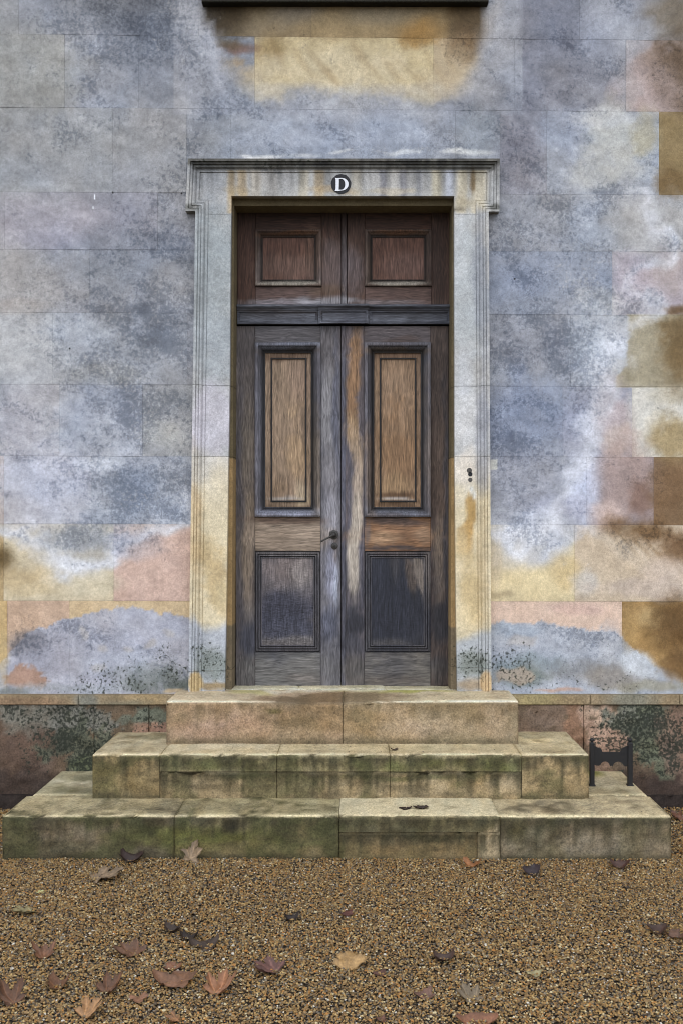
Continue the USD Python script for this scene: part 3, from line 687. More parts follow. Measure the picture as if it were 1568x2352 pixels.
def sur_field(v, tone):
    px, py = wall_px(v)
    f = Field(px, py, tone)
    B, S = f.blob, f.spk
    f.vary(6, 30, 51)
    y = v[:, 1]
    # left jamb
    B(480, 640, 60, 180, (150, 160, 164), .7); B(500, 800, 50, 80, (168, 176, 182), .7); B(490, 965, 60, 84, (198, 194, 204), .85, .3)
    for (xa, xb) in ((425, 545), (1025, 1135)):
        z = ((px > xa) & (px < xb) & (py > 1049))
        tt = np.clip((py - 1060 + f.w1 * 120) / 110, 0, 1)[:, None]
        f.col = np.where(z[:, None], np.array([212, 207, 197.]) * (1 - tt) + np.array([218, 202, 164.]) * tt, f.col)
    B(500, 1150, 40, 80, (226, 210, 172), .6); B(490, 1320, 26, 70, (200, 170, 116), .75, .6, 0, 1.0); B(452, 1200, 14, 140, (206, 176, 128), .6); B(515, 1380, 24, 40, (222, 196, 140), .6)
    B(460, 1070, 30, 40, (200, 196, 186), .7)
    m = f.below([(425, 1418), (450, 1420), (470, 1445), (500, 1440), (530, 1425), (545, 1420)], (170, 178, 192), .92, 30, 8, 400, 560)
    B(490, 1530, 50, 40, (122, 132, 126), .8); S(2, 490, 1525, 60, 44, .9); B(495, 1578, 40, 10, (150, 122, 76), .8, .3); B(532, 1560, 9, 40, (136, 110, 70), .8); S(2, 500, 1560, 40, 20, .6)
    # right jamb
    B(1075, 640, 40, 160, (178, 186, 190), .7); B(1060, 560, 20, 60, (196, 200, 202), .5); B(1105, 640, 16, 180, (138, 144, 156), .6)
    B(1068, 960, 30, 80, (212, 212, 212), .85); B(1060, 860, 20, 60, (196, 200, 206), .6); B(1105, 960, 16, 90, (152, 156, 168), .7)
    B(1070, 1080, 26, 40, (226, 214, 196), .8); B(1080, 1130, 12, 18, (234, 238, 236), .85, .4); B(1108, 1080, 14, 50, (160, 160, 162), .8)
    B(1076, 1180, 12, 60, (188, 146, 78), .9, .3); B(1070, 1230, 18, 40, (196, 154, 88), .8, .35); B(1060, 1260, 16, 40, (224, 200, 150), .6)
    B(1082, 1370, 30, 80, (208, 176, 114), .6); B(1108, 1250, 10, 120, (206, 184, 140), .6); B(1062, 1420, 18, 40, (226, 206, 160), .6)
    f.below([(1025, 1470), (1060, 1466), (1100, 1450), (1135, 1440)], (172, 180, 190), .9, 26, 8, 1020, 1140)
    B(1076, 1525, 40, 30, (124, 132, 124), .85); S(2, 1070, 1518, 50, 40, .85); B(1080, 1570, 40, 16, (160, 130, 90), .7)
    # the foot blocks under the mouldings
    B(449, 1568, 16, 26, (204, 172, 112), .9, .15, 0, .1); B(1114, 1565, 13, 26, (206, 172, 122), .9, .15, 0, .1)
    # head: streaks of ochre and soot below the moulding
    hd = py < 492
    for k, (a, c, w) in enumerate(((535, (196, 164, 112), 9), (560, (184, 156, 112), 12), (590, (192, 182, 164), 12), (625, (160, 156, 150), 14), (660, (176, 176, 176), 12), (700, (196, 186, 160), 12), (735, (190, 164, 122), 12), (820, (192, 184, 164), 14), (880, (118, 118, 128), 8), (905, (196, 192, 184), 9), (925, (122, 122, 130), 8), (960, (150, 152, 158), 8), (1000, (196, 184, 150), 12), (1030, (184, 190, 206), 10), (1060, (214, 198, 160), 14), (1100, (220, 204, 166), 20))):
        b2 = (ss(1.4 - np.abs(px + f.w1 * 14 - a) / w) * (hd & (py > 392)) * .85)[:, None]
        f.col = f.col * (1 - b2) + (np.array(c, float) * .8 + 34) * b2
    B(1082, 420, 6, 30, (130, 104, 66), .8, .5); B(1060, 470, 26, 16, (186, 172, 140), .7); B(1052, 485, 14, 4, (90, 80, 62), .8)
    B(540, 440, 30, 12, (186, 162, 120), .5); B(760, 440, 60, 10, (192, 160, 112), .5); B(900, 440, 60, 8, (196, 180, 150), .5)
    B(480, 420, 50, 60, (152, 157, 165), .55)
    # weathered ledge of the head moulding
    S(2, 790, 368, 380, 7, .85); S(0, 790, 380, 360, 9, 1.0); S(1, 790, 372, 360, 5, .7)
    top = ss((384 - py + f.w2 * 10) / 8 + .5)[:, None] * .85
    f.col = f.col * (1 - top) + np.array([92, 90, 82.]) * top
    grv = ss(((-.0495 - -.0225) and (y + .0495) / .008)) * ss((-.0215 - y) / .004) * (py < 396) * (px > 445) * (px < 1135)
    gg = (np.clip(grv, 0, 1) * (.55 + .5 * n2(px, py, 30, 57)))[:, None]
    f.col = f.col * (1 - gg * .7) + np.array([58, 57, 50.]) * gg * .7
    drip = ss((n2(px, np.full_like(px, 2.0), 8, 58) * .6 + n2(px, py * .15, 24, 59) * .5 - .5) * 5 + .2) * hd * ss((440 - py) / 50 + .3)
    f.col = f.col * (1 - drip[:, None] * .22)
    B(439, 530, 7, 40, (196, 184, 172), .6); B(1131, 530, 6, 40, (206, 196, 172), .6)
    for a in (437, 1134):
        B(a, 482, 20, 10, (84, 84, 78), .75, .4); S(1, a, 480, 18, 8, .8)
    # reveal of the opening: darker ochre stone
    rv = ss((y - YF - .004) / .01)[:, None]
    reveal_tone = np.where((py > 1440)[:, None], np.array([124, 108, 82.]), np.where((py > 1050)[:, None], np.array([166, 134, 84.]), np.array([112, 98, 68.])))
    f.col = f.col * (1 - rv) + reveal_tone * rv
    f.vary(4, 12, 53)
    return alb(np.clip(grey(f.col, .8), 8, 245)), f.mask


DS = .78 * .0267 / .028      # profile depth scale
PX = 1 / 375.5               # one photograph unit at the surround
PROF = [(0, .03), (0, -.050), (5.8, -.050), (6.3, -.0405), (7.0, -.0405), (7.6, -.044), (11.5, -.041), (12.7, -.0335), (13.3, -.0335), (14.0, -.038), (17.5, -.036), (19.5, -.030), (20.8, -.0215), (21.5, -.0215), (22.1, -.0245), (27.2, -.0245), (27.7, -.0175), (28.4, -.0175), (29.0, YF)]
PROF = [(u * PX, y) for u, y in PROF]
UIN = PROF[-1][0]


def SW(px, py):
    return W(px, py, -.03)


def lerp(y, pts):
    return np.interp(y, [p[0] for p in pts], [p[1] for p in pts])


XO = {'l': [(490, 450), (1590, 434)], 'r': [(490, 1120.5), (1590, 1127)]}      # outer edges
XI = {'l': [(448, 531), (600, 529), (880, 527), (1050, 524), (1200, 522), (1400, 519), (1590, 515.5)], 'r': [(448, 1043), (1050, 1044), (1400, 1047), (1590, 1050)]}
XD = {'l': [(448, 545.5), (1590, 540)], 'r': [(448, 1031), (1590, 1028)]}      # edge of the door, at the door's depth
YD = .18


def inner_cols(side, py):
    sg = 1 if side == 'l' else -1
    xi = SW(lerp(py, XI[side]), 0)[0]
    xd = W(lerp(py, XD[side]), 0, YD)[0]
    xb = xd - sg * .004 if (xd - xi) * sg > .012 else xi + sg * .008
    return [(xi, YF), (xi + sg * .0015, YF + .003), (xi + sg * .002, .04), (xi + sg * .0045, .0425), (xb, .044), (xb + sg * .001, .049), (xd, YD + .03)]


def loft(rows):
    V = np.array(rows, float)
    a, b = V.shape[:2]
    i = np.arange(a * b).reshape(a, b)
    q = np.stack([i[:-1, :-1], i[1:, :-1], i[1:, 1:], i[:-1, 1:]], -1).reshape(-1, 4)
    return V.reshape(-1, 3), np.vstack([q[:, [0, 1, 2]], q[:, [0, 2, 3]]])


for side, tone, cuts in (('l', (177, 178, 177), [490, 884, 1048, 1542, 1591]), ('r', (186, 186, 184), [490, 886, 1049, 1535, 1592])):
    sg = 1 if side == 'l' else -1
    for c0, c1 in zip(cuts[:-1], cuts[1:]):
        rows = []
        n = max(2, int((c1 - c0) / 5.5))
        for j in range(n + 1):
            py = c0 + (c1 - c0) * j / n
            z = SW(0, py)[1] + (-.0012 if j == 0 else .0012 if j == n else 0)
            xo = SW(lerp(py, XO[side]), 0)[0]
            ic = inner_cols(side, py)
            cols = [(xo + sg * u, y) for u, y in PROF]
            xf0, xf1 = cols[-1][0], ic[0][0]
            cols += [(xf0 + (xf1 - xf0) * t, YF) for t in (.12, .25, .38, .5, .62, .75, .88, .97)] + ic
            rows.append([(x, y, z) for x, y in cols])
        put('jamb_stone', facing(loft(rows)), M_WALL, SUR, 25, paint=lambda v, tone=tone: sur_field(v, tone))

hp = [SW(*p) for p in ((450, 491), (450, 486), (427, 486), (433, 366), (1146, 366), (1145, 487), (1120.5, 487), (1120.5, 491))]
def miter(path, u):
    v, f = sweep(path, [(u, 0.0), (u + .01, 0.0)], step=1e9)
    return [tuple(q) for q in v[::2][:, [0, 2]]]
head = facing(sweep(hp, PROF, .016))
inn = [SW(p, q) for p, q in ((1043, 491), (1043, 448), (531, 448), (531, 491))]
face = poly_face(Polygon(miter(hp, UIN) + inn), YF, .022)
sides = []
for side in 'lr':
    sides.append(facing(loft([[(x, y, SW(0, py)[1]) for x, y in inner_cols(side, py)] for py in (491, 480, 470, 459, 448)])))
zo = SW(0, 448)[1]
xa, xb = SW(531, 0)[0], SW(1043, 0)[0]
sides.append(facing(loft([[(x, YF, zo), (x, YF + .003, zo - .0015), (x, .04, zo - .002), (x, .0425, zo - .0045), (x, .044, zo - .040), (x, .049, zo - .041), (x, YD + .03, zo - .042)] for x in np.linspace(xa, xb, 40)])))
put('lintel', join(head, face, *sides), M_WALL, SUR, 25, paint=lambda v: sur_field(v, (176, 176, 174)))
# square fixing holes left in the right jamb
for k, (a, b, r) in enumerate(((1077, 1080.5, 6), (1079, 1089, 5.2), (1079, 1102, 5))):
    x, z = W(a, b, YF)
    c = trimesh.creation.cylinder(r * PX, .004, sections=14); c.apply_transform(trimesh.transformations.rotation_matrix(math.pi / 2, (1, 0, 0))); c.apply_translation((x, YF + .0008, z))
    put('plug_hole', tri(c), M_CORE if k != 1 else M_SIGNB, SUR, 30)

# ------------------------------------------------------------------ letter sign
SIGN = thing('letter_sign', 'round black painted disc with a white capital D over the door', 'sign')
xd, zd = W(783, 422, YF)
R = 22.6 * PX
ang = np.linspace(0, 2 * math.pi, 72, endpoint=False)
rr = R * (1 + .012 * np.sin(ang * 7 + 1) + .010 * np.sin(ang * 13))
disc = trimesh.creation.extrude_polygon(Polygon(np.stack([rr * np.cos(ang), rr * np.sin(ang)], 1)), .0035, engine='earcut')
TOXZ = np.array([[1, 0, 0, 0], [0, 0, -1, 0], [0, 1, 0, 0], [0, 0, 0, 1.]])
disc.apply_transform(TOXZ); disc.apply_translation((xd, YF + .001, zd))
put('disc', tri(disc), M_SIGNB, SIGN, 30)
def ell(cx, cy, a, b, t0, t1, n=26):
    t = np.radians(np.linspace(t0, t1, n))
    return [(cx + a * math.cos(q), cy + b * math.sin(q)) for q in t]
outer = [(505, -200), (560, -208)] + [(760, -206)] + ell(770, -478, 312, 275, 82, -84) + [(620, -782), (500, -772), (528, -700), (534, -640), (538, -330), (530, -260)]
innerp = [(680, -246)] + ell(770, -484, 164, 240, 86, -86) + [(664, -722), (672, -600)]
dp = Polygon(outer, [innerp]).buffer(0)
let = trimesh.creation.extrude_polygon(shapely.affinity.scale(shapely.affinity.translate(dp, -762, 465), R / 432, R / 432, origin=(0, 0)), .0012, engine='earcut')
let.apply_transform(TOXZ); let.apply_translation((xd, YF - .0025, zd))
put('letter', tri(let), M_SIGNW, SIGN, 30)

# ------------------------------------------------------------------ the oak door
SD = F / (D0 + YD)
DOOR = thing('oak_door', 'weathered panelled oak double door with a fixed panelled overdoor in the stone surround', 'door')


def door_px(v):
    return 820 + (v[:, 0] - CX) * SD, 1195 + (CZ - v[:, 2]) * SD


KD = 1.08     # the same wood seen in the shelter of the recess


def door_field(v, base, which='stile'):
    px, py = door_px(v)
    f = Field(px, py, base)
    B, S = f.blob, f.spk
    f.vary(5, 30, 61)
    up = py < 702
    # overdoor: lintel shade painted in at the top, bleached toward the bar
    relief_shade = None
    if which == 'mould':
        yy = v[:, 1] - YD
        relief_shade = (1 - .55 * ss((yy + .004) / .02) + .22 * ss((-.014 - yy) / .006))[:, None]  # recess shade and crest light painted into the moulding colour by depth
    if up.mean() > .5:
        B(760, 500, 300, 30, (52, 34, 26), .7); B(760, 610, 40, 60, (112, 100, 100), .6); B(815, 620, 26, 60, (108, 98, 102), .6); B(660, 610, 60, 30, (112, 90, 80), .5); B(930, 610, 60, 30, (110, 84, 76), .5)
        B(660, 694, 130, 8, (128, 126, 134), .7); B(860, 694, 130, 8, (120, 114, 118), .6); B(760, 692, 60, 10, (136, 136, 142), .7); B(750, 668, 30, 12, (98, 76, 56), .5); B(720, 560, 20, 60, (104, 78, 62), .5)
        if which == 'mould':
            B(660, 650, 72, 7, (150, 144, 130), .85, .35, 0, .2); B(914, 650, 72, 7, (142, 136, 124), .85, .35, 0, .2); B(600, 610, 8, 40, (110, 100, 98), .6); B(660, 536, 70, 6, (96, 60, 36), .7); B(914, 536, 70, 6, (96, 60, 36), .7)  # pale tint paints light onto the up-facing bottom mouldings
            f.col = f.col * relief_shade
        B(560, 580, 16, 100, (70, 46, 36), .5); B(1010, 600, 24, 120, (54, 38, 32), .6)
        return alb(np.clip(grey(f.col, .84), 6, 230), KD), f.mask
    if which == 'mould':
        # frames: blue grey, browner where sheltered; light on the bottom ledges painted in
        B(600, 1050, 14, 160, (112, 112, 124), .5); B(660, 1177, 80, 9, (128, 132, 150), .8); B(910, 1177, 80, 9, (104, 108, 122), .7); B(725, 1060, 16, 120, (112, 94, 70), .5); B(980, 1040, 14, 140, (110, 96, 84), .5)
        B(850, 1100, 14, 100, (120, 96, 74), .5); B(660, 790, 90, 6, (104, 110, 126), .6); B(660, 806, 70, 8, (70, 58, 50), .7); B(910, 806, 70, 8, (92, 72, 50), .7)
        B(660, 1272, 80, 8, (118, 112, 112), .7); B(660, 1400, 90, 80, (80, 78, 86), .6); B(980, 1310, 14, 60, (126, 116, 110), .7); B(900, 1400, 60, 110, (52, 54, 64), .8); B(910, 1272, 60, 8, (108, 96, 92), .6); B(980, 1440, 14, 40, (60, 60, 68), .8)
        f.col = f.col * relief_shade
        return alb(np.clip(grey(f.col, .84), 6, 230), KD), f.mask
    # left leaf
    B(565, 900, 20, 140, (92, 84, 80), .6); B(568, 1060, 20, 120, (116, 104, 90), .7); B(566, 1250, 20, 160, (138, 120, 100), .75); B(550, 1200, 8, 300, (72, 70, 78), .6); B(565, 1470, 30, 46, (62, 64, 76), .9, .4); B(565, 1545, 30, 40, (78, 76, 76), .7)
    B(570, 1410, 16, 20, (150, 138, 124), .5); B(560, 790, 30, 40, (78, 72, 72), .7)
    B(762, 800, 26, 70, (80, 74, 74), .6); B(756, 960, 14, 120, (132, 130, 132), .75); B(775, 960, 8, 160, (84, 86, 102), .7); B(756, 1080, 20, 60, (116, 112, 116), .6); B(758, 1190, 20, 50, (146, 144, 152), .75); B(768, 1270, 7, 40, (116, 96, 80), .6)
    B(760, 1330, 16, 70, (138, 140, 160), .8); B(770, 1350, 7, 50, (176, 184, 204), .8); B(756, 1430, 24, 46, (84, 88, 106), .8); B(758, 1530, 26, 50, (96, 94, 98), .8)
    B(660, 1226, 80, 34, (146, 128, 110), .8); B(660, 1196, 80, 9, (96, 74, 62), .7); B(640, 1235, 30, 20, (130, 112, 94), .6)
    B(660, 1534, 90, 34, (104, 102, 100), .8); B(650, 1508, 70, 8, (88, 88, 88), .6); B(700, 1560, 40, 12, (114, 104, 98), .5); B(660, 766, 80, 14, (84, 80, 82), .7)
    # right leaf
    B(808, 770, 24, 40, (84, 74, 76), .6); B(816, 880, 15, 110, (140, 102, 66), .85, .4, 0, .9); B(818, 1010, 15, 60, (166, 136, 100), .8, .4, 0, .9); B(815, 1140, 16, 110, (168, 148, 128), .85); B(815, 1270, 15, 100, (186, 172, 156), .9, .4)
    B(832, 1250, 5, 200, (76, 76, 90), .7); B(798, 1150, 5, 250, (74, 74, 88), .7); B(813, 1340, 10, 30, (180, 166, 150), .8, .4); B(813, 1430, 26, 40, (44, 44, 52), .95, .3); B(810, 1480, 26, 30, (66, 66, 74), .7); B(810, 1540, 26, 40, (94, 88, 82), .8)
    B(1008, 850, 22, 200, (72, 60, 54), .7); B(1005, 1080, 18, 120, (88, 72, 62), .7); B(1004, 1290, 14, 110, (122, 106, 90), .8); B(1022, 1200, 7, 300, (58, 58, 66), .7); B(1008, 1430, 26, 50, (46, 44, 48), .95, .35); B(1008, 1530, 24, 40, (58, 54, 54), .8)
    B(910, 1226, 76, 26, (134, 98, 70), .85, .5, 0, 1.0); B(880, 1236, 36, 16, (172, 138, 104), .7); B(970, 1222, 20, 20, (164, 134, 106), .6); B(910, 1198, 80, 8, (72, 62, 62), .7); B(910, 1260, 80, 5, (60, 56, 62), .7); B(845, 1225, 8, 30, (96, 88, 88), .6)
    B(910, 1534, 90, 34, (112, 106, 98), .8); B(900, 1560, 70, 10, (118, 104, 92), .6); B(910, 766, 80, 14, (92, 84, 86), .7); B(930, 780, 40, 8, (76, 60, 54), .6)
    # damp black climbing softly over stiles and rails alike
    B(905, 1420, 130, 110, (48, 49, 58), .62, .9, 0, .8); B(640, 1440, 110, 50, (62, 63, 74), .5, .9, 0, .8)
    B(814, 1250, 12, 110, (178, 166, 150), .7, .5)
    if which == 'panel':
        B(645, 960, 40, 160, (158, 130, 102), .8); B(690, 1050, 26, 120, (172, 138, 98), .75, .5, 0, 1.0); B(688, 870, 26, 50, (164, 132, 108), .6); B(690, 1130, 20, 30, (196, 176, 140), .6); B(660, 1168, 60, 6, (92, 70, 50), .7); B(660, 812, 60, 10, (112, 82, 60), .7)
        S(0, 640, 990, 22, 120, .8); B(650, 1146, 40, 5, (176, 172, 168), .7); B(640, 1120, 30, 20, (136, 108, 78), .6)
        B(910, 900, 36, 100, (154, 122, 92), .8); B(912, 1040, 36, 90, (150, 110, 72), .8, .5, 0, 1.0); B(905, 1120, 36, 26, (166, 130, 88), .8); B(912, 1138, 40, 7, (92, 62, 38), .8); B(912, 1148, 36, 4, (196, 192, 190), .7); B(912, 1165, 60, 8, (100, 70, 44), .8); B(912, 812, 60, 10, (118, 86, 64), .7)
        B(860, 960, 8, 160, (140, 112, 84), .6); B(965, 960, 8, 160, (126, 100, 80), .6)
        # lower, flush panels
        B(660, 1310, 60, 40, (132, 116, 112), .8); B(690, 1320, 26, 36, (142, 134, 130), .6); B(660, 1400, 80, 40, (54, 55, 70), .9, .6); B(660, 1440, 80, 30, (62, 64, 80), .8); B(660, 1480, 80, 16, (104, 98, 96), .8); S(1, 660, 1390, 90, 110, .95)
        B(890, 1390, 70, 120, (40, 43, 56), .95, .4); B(958, 1310, 12, 46, (146, 130, 116), .85, .4, -8); B(938, 1320, 9, 46, (104, 86, 72), .7, .5, -8); B(965, 1350, 8, 30, (150, 136, 124), .7, .4, -6); B(905, 1300, 12, 40, (72, 68, 70), .6); B(960, 1420, 30, 50, (42, 44, 56), .8); B(890, 1480, 60, 14, (84, 80, 80), .7); S(1, 890, 1420, 70, 80, .35)
    return alb(np.clip(grey(f.col, .76 if which == 'panel' else .84) * (.94 if which == 'panel' else 1.0), 6, 230), KD), f.mask


def DX(px):
    return W(px, 0, YD)[0]


def DZ(py):
    return W(0, py, YD)[1]


def wood(name, x0, x1, y0, y1, parent, grain='z', base=(84, 78, 76), front=0.0, depth=.045, which='stile', gap=.0006, step=.014):
    """A board given by its edges in the photograph's measure (y downward)."""
    sd = (x0 * 7 + y0 * 3) % 17
    m = plate(DX(x0) + gap, DX(x1) - gap, DZ(y1) + gap, DZ(y0) - gap, YD + front, depth, step, .0022, warp=lambda X, Z: (meshkit.fbm(np.stack([X * 9, Z * 5, 0 * X + sd], -1), 2, 4) - .5) * .003)
    return put(name, m, M_WOODV if grain == 'z' else M_WOODH, parent, 30, paint=lambda v: door_field(v, base, which))


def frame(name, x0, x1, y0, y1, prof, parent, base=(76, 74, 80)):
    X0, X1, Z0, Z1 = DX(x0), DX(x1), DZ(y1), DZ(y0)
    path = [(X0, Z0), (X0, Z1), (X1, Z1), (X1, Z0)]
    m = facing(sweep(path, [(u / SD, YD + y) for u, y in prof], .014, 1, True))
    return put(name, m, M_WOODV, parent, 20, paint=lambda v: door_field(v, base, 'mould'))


BOLECTION = [(-1, .02), (-.6, .004), (-.5, -.014), (.5, -.020), (4, -.0235), (7.2, -.021), (8.2, -.015), (8.4, -.009), (9.6, -.008), (12, -.003), (16, .010), (19, .019), (19.3, .014), (21, .0135), (22.3, .0150), (22.6, .035), (23, .04)]
REED = [(-.5, .01), (0, -.002), (1.6, .006), (3.2, -.0035), (5.6, -.0040), (7.2, .006), (8.8, -.0035), (11, -.0035), (12.4, .006), (13.8, -.0015), (16, -.001), (17.2, .008), (17.4, .02)]
BEAD = [(-.2, .034), (0, .022), (1.0, .0165), (2.8, .0165), (3.8, .024), (4.2, .034)]

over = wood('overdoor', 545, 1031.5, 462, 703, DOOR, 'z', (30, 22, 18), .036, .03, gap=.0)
for a, b in ((545, 587), (738, 783)):
    wood('stile', a, b, 462, 702, over, 'z', (72, 48, 38))
for a, b in ((797, 838), (990, 1031.5)):
    wood('stile', a, b, 462, 702, over, 'z', (74, 52, 42))
for a, b in ((587, 738), (838, 990)):
    wood('rail', a, b, 462, 527, over, 'x', (66, 42, 32)); wood('rail', a, b, 657, 702, over, 'x', (88, 68, 62))
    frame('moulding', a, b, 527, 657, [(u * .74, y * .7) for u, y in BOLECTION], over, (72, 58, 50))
    wood('panel', a + 15, b - 15, 542, 642, over, 'z', (92, 62, 50), .0165, .01, 'panel')
wood('cover_strip', 784.5, 795.5, 462, 702, over, 'z', (70, 62, 62), -.004)

bar = thing_bar = None
tz0, tz1 = DZ(745), DZ(701)
def bar_mesh(px0, px1, proj):
    x0, x1 = DX(px0), DX(px1)
    h = tz1 - tz0
    pr = [(.03, tz0), (-proj, tz0), (-proj, tz0 + .020 * h / .12), (-proj - .001, tz0 + .7 * h), (-proj - .006, tz0 + .715 * h), (-proj - .008, tz0 + .78 * h), (-proj - .018, tz0 + .86 * h), (-proj - .024, tz0 + .89 * h), (-proj - .024, tz0 + .965 * h), (-proj - .020, tz1), (.03, tz1)]
    rows = [[(x, YD + y, z) for y, z in pr] for x in np.linspace(x0, x1, max(3, int((x1 - x0) / .014)))]
    v, f = facing(loft(rows))
    caps = []
    for k in (0, len(rows) - 1):
        idx = np.arange(len(pr)) + k * len(pr)
        c = np.array(rows[k])
        t = trimesh.creation.triangulate_polygon(Polygon(c[:, 1:]), engine='earcut')
        tv = np.stack([np.full(len(t[0]), c[0, 0]), t[0][:, 0], t[0][:, 1]], 1)
        caps.append(facing((tv, np.asarray(t[1])), (-1 if k == 0 else 1, 0, 0)))
    return join((v, f), *caps)
def bar_paint(v):
    px, py = door_px(v)
    f = Field(px, py, (70, 72, 82)); f.vary(8, 26, 71)
    f.blob(660, 706, 400, 4, (100, 104, 112), .5); f.blob(790, 738, 300, 5, (98, 102, 112), .6); f.blob(920, 716, 120, 6, (46, 42, 42), .6); f.blob(620, 716, 120, 5, (56, 50, 48), .6)
    return alb(np.clip(grey(f.col, .84), 6, 230), KD), f.mask
tb = put('transom_bar', bar_mesh(545.5, 1031, .012), M_WOODH, DOOR, 25, paint=bar_paint)
put('centre_block', bar_mesh(732, 847, .030), M_WOODH, tb, 25, paint=bar_paint)
RECESS = [(-.5, .012), (-.5, -.0035), (3, -.004), (3.6, .001), (5.2, -.001), (6.5, .004), (8, .007), (8, .014)]
for a, b, pj in ((547, 730, .012), (849, 1030, .012), (736, 843, .030)):
    X0, X1, Z0, Z1 = DX(a), DX(b), DZ(744), DZ(715)
    m = facing(sweep([(X0, Z0), (X0, Z1), (X1, Z1), (X1, Z0)], [(u * .8 / SD, YD - pj + y * .8 - .004) for u, y in RECESS], .014, 1, True))
    put('moulding', m, M_WOODH, tb, 20, paint=bar_paint)

UP = (788, 1187)
def leaf_door(x0, xs0, xs1, x1, bases):
    lf = wood('door_leaf', x0, x1, 748, 1576, DOOR, 'z', (26, 24, 24), .036, .03, gap=.0)
    wood('stile', x0, xs0, 748, 1576, lf, 'z', bases[0]); wood('stile', xs1, x1, 748, 1576, lf, 'z', bases[1])
    wood('rail', xs0, xs1, 748, 787, lf, 'x', bases[2]); wood('rail', xs0, xs1, 1187, 1266, lf, 'x', bases[3]); wood('rail', xs0, xs1, 1498, 1576, lf, 'x', bases[4])
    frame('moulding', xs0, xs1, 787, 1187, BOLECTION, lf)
    wood('panel', xs0 + 21, xs1 - 21, 808, 1166, lf, 'z', bases[5], .0245, .01, 'panel')
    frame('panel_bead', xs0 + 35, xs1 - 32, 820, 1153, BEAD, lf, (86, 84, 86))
    wood('panel', xs0 + 15, xs1 - 15, 1281, 1483, lf, 'z', bases[6], .002, .02, 'panel')
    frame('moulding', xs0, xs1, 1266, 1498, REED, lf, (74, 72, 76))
    return lf
leaf_l = leaf_door(541.5, 586, 736, 782.2, [(88, 80, 78), (104, 102, 108), (84, 80, 82), (140, 122, 104), (102, 100, 98), (148, 120, 94), (92, 86, 90)])
leaf_r = leaf_door(783.6, 836.5, 988, 1029.5, [(96, 88, 92), (78, 64, 58), (90, 82, 84), (130, 92, 62), (110, 104, 96), (146, 112, 80), (50, 52, 62)])
tag(leaf_l, 'left leaf carrying the lever handle'); tag(leaf_r, 'right leaf with the blackened lower panel')
wood('cover_strip', 784.2, 793, 748, 1576, leaf_r, 'z', (84, 84, 96), -.006, .02)

# handle and escutcheon
H = DOOR
def turned(r_h, cx, cz, y0):
    m = trimesh.creation.revolve(np.array(r_h, float), sections=28)
    m.apply_transform(np.array([[1, 0, 0, 0], [0, 0, -1, 0], [0, 1, 0, 0], [0, 0, 0, 1.]]))
    m.apply_translation((cx, y0, cz))
    return tri(m)
hx, hz = DX(766.5), DZ(1228)
rose = put('handle', turned([(0, -.002), (.0285, -.002), (.0285, .004), (.026, .007), (.018, .008), (.0165, .012), (.015, .020), (.0115, .026), (.010, .052), (.0085, .058), (0, .059)], hx, hz, YD - .001), M_HANDLE, DOOR, 40)
ex, ez = DX(737.5), DZ(1243.5)
p0, p1 = np.array([hx + .003, YD - .052, hz]), np.array([ex, YD - .050, ez])
dr = p1 - p0; L = np.linalg.norm(dr)
rod = trimesh.creation.revolve(np.array([(0, -.008), (.0075, -.006), (.0085, 0), (.0062, L * .3), (.0055, L * .8), (.0066, L * .97), (.005, L), (0, L + .001)]), sections=16)
rod.apply_transform(trimesh.geometry.align_vectors((0, 0, 1), dr / L)); rod.apply_translation(p0)
put('lever', tri(rod), M_HANDLE, rose, 40)
put('escutcheon', turned([(0, -.002), (.0215, -.002), (.0215, .003), (.019, .006), (.010, .008), (.007, .008), (.0065, .013), (.004, .016), (0, .0165)], DX(768.2), DZ(1254), YD - .001), M_HANDLE, DOOR, 40)
for k, (a, b) in enumerate(((775.5, 1221.5), (776, 1235.5), (757.5, 1222), (758, 1235))):
    put('screw', turned([(0, 0), (.0026, 0), (.0022, .0018), (0, .0024)], DX(a), DZ(b), YD - .007), M_IRON, rose, 40)

# ------------------------------------------------------------------ the three stone steps
Z1, Z2, Z3 = .226, .465, .710
Y1, Y2, Y3 = -.964, -.635, -.367
STEPS = thing('stone_steps', 'three broad mossy sandstone steps rising from the gravel to the oak door', 'steps')


def sxp(px, y):
    return (px - 820) * (D0 + y) / F + CX


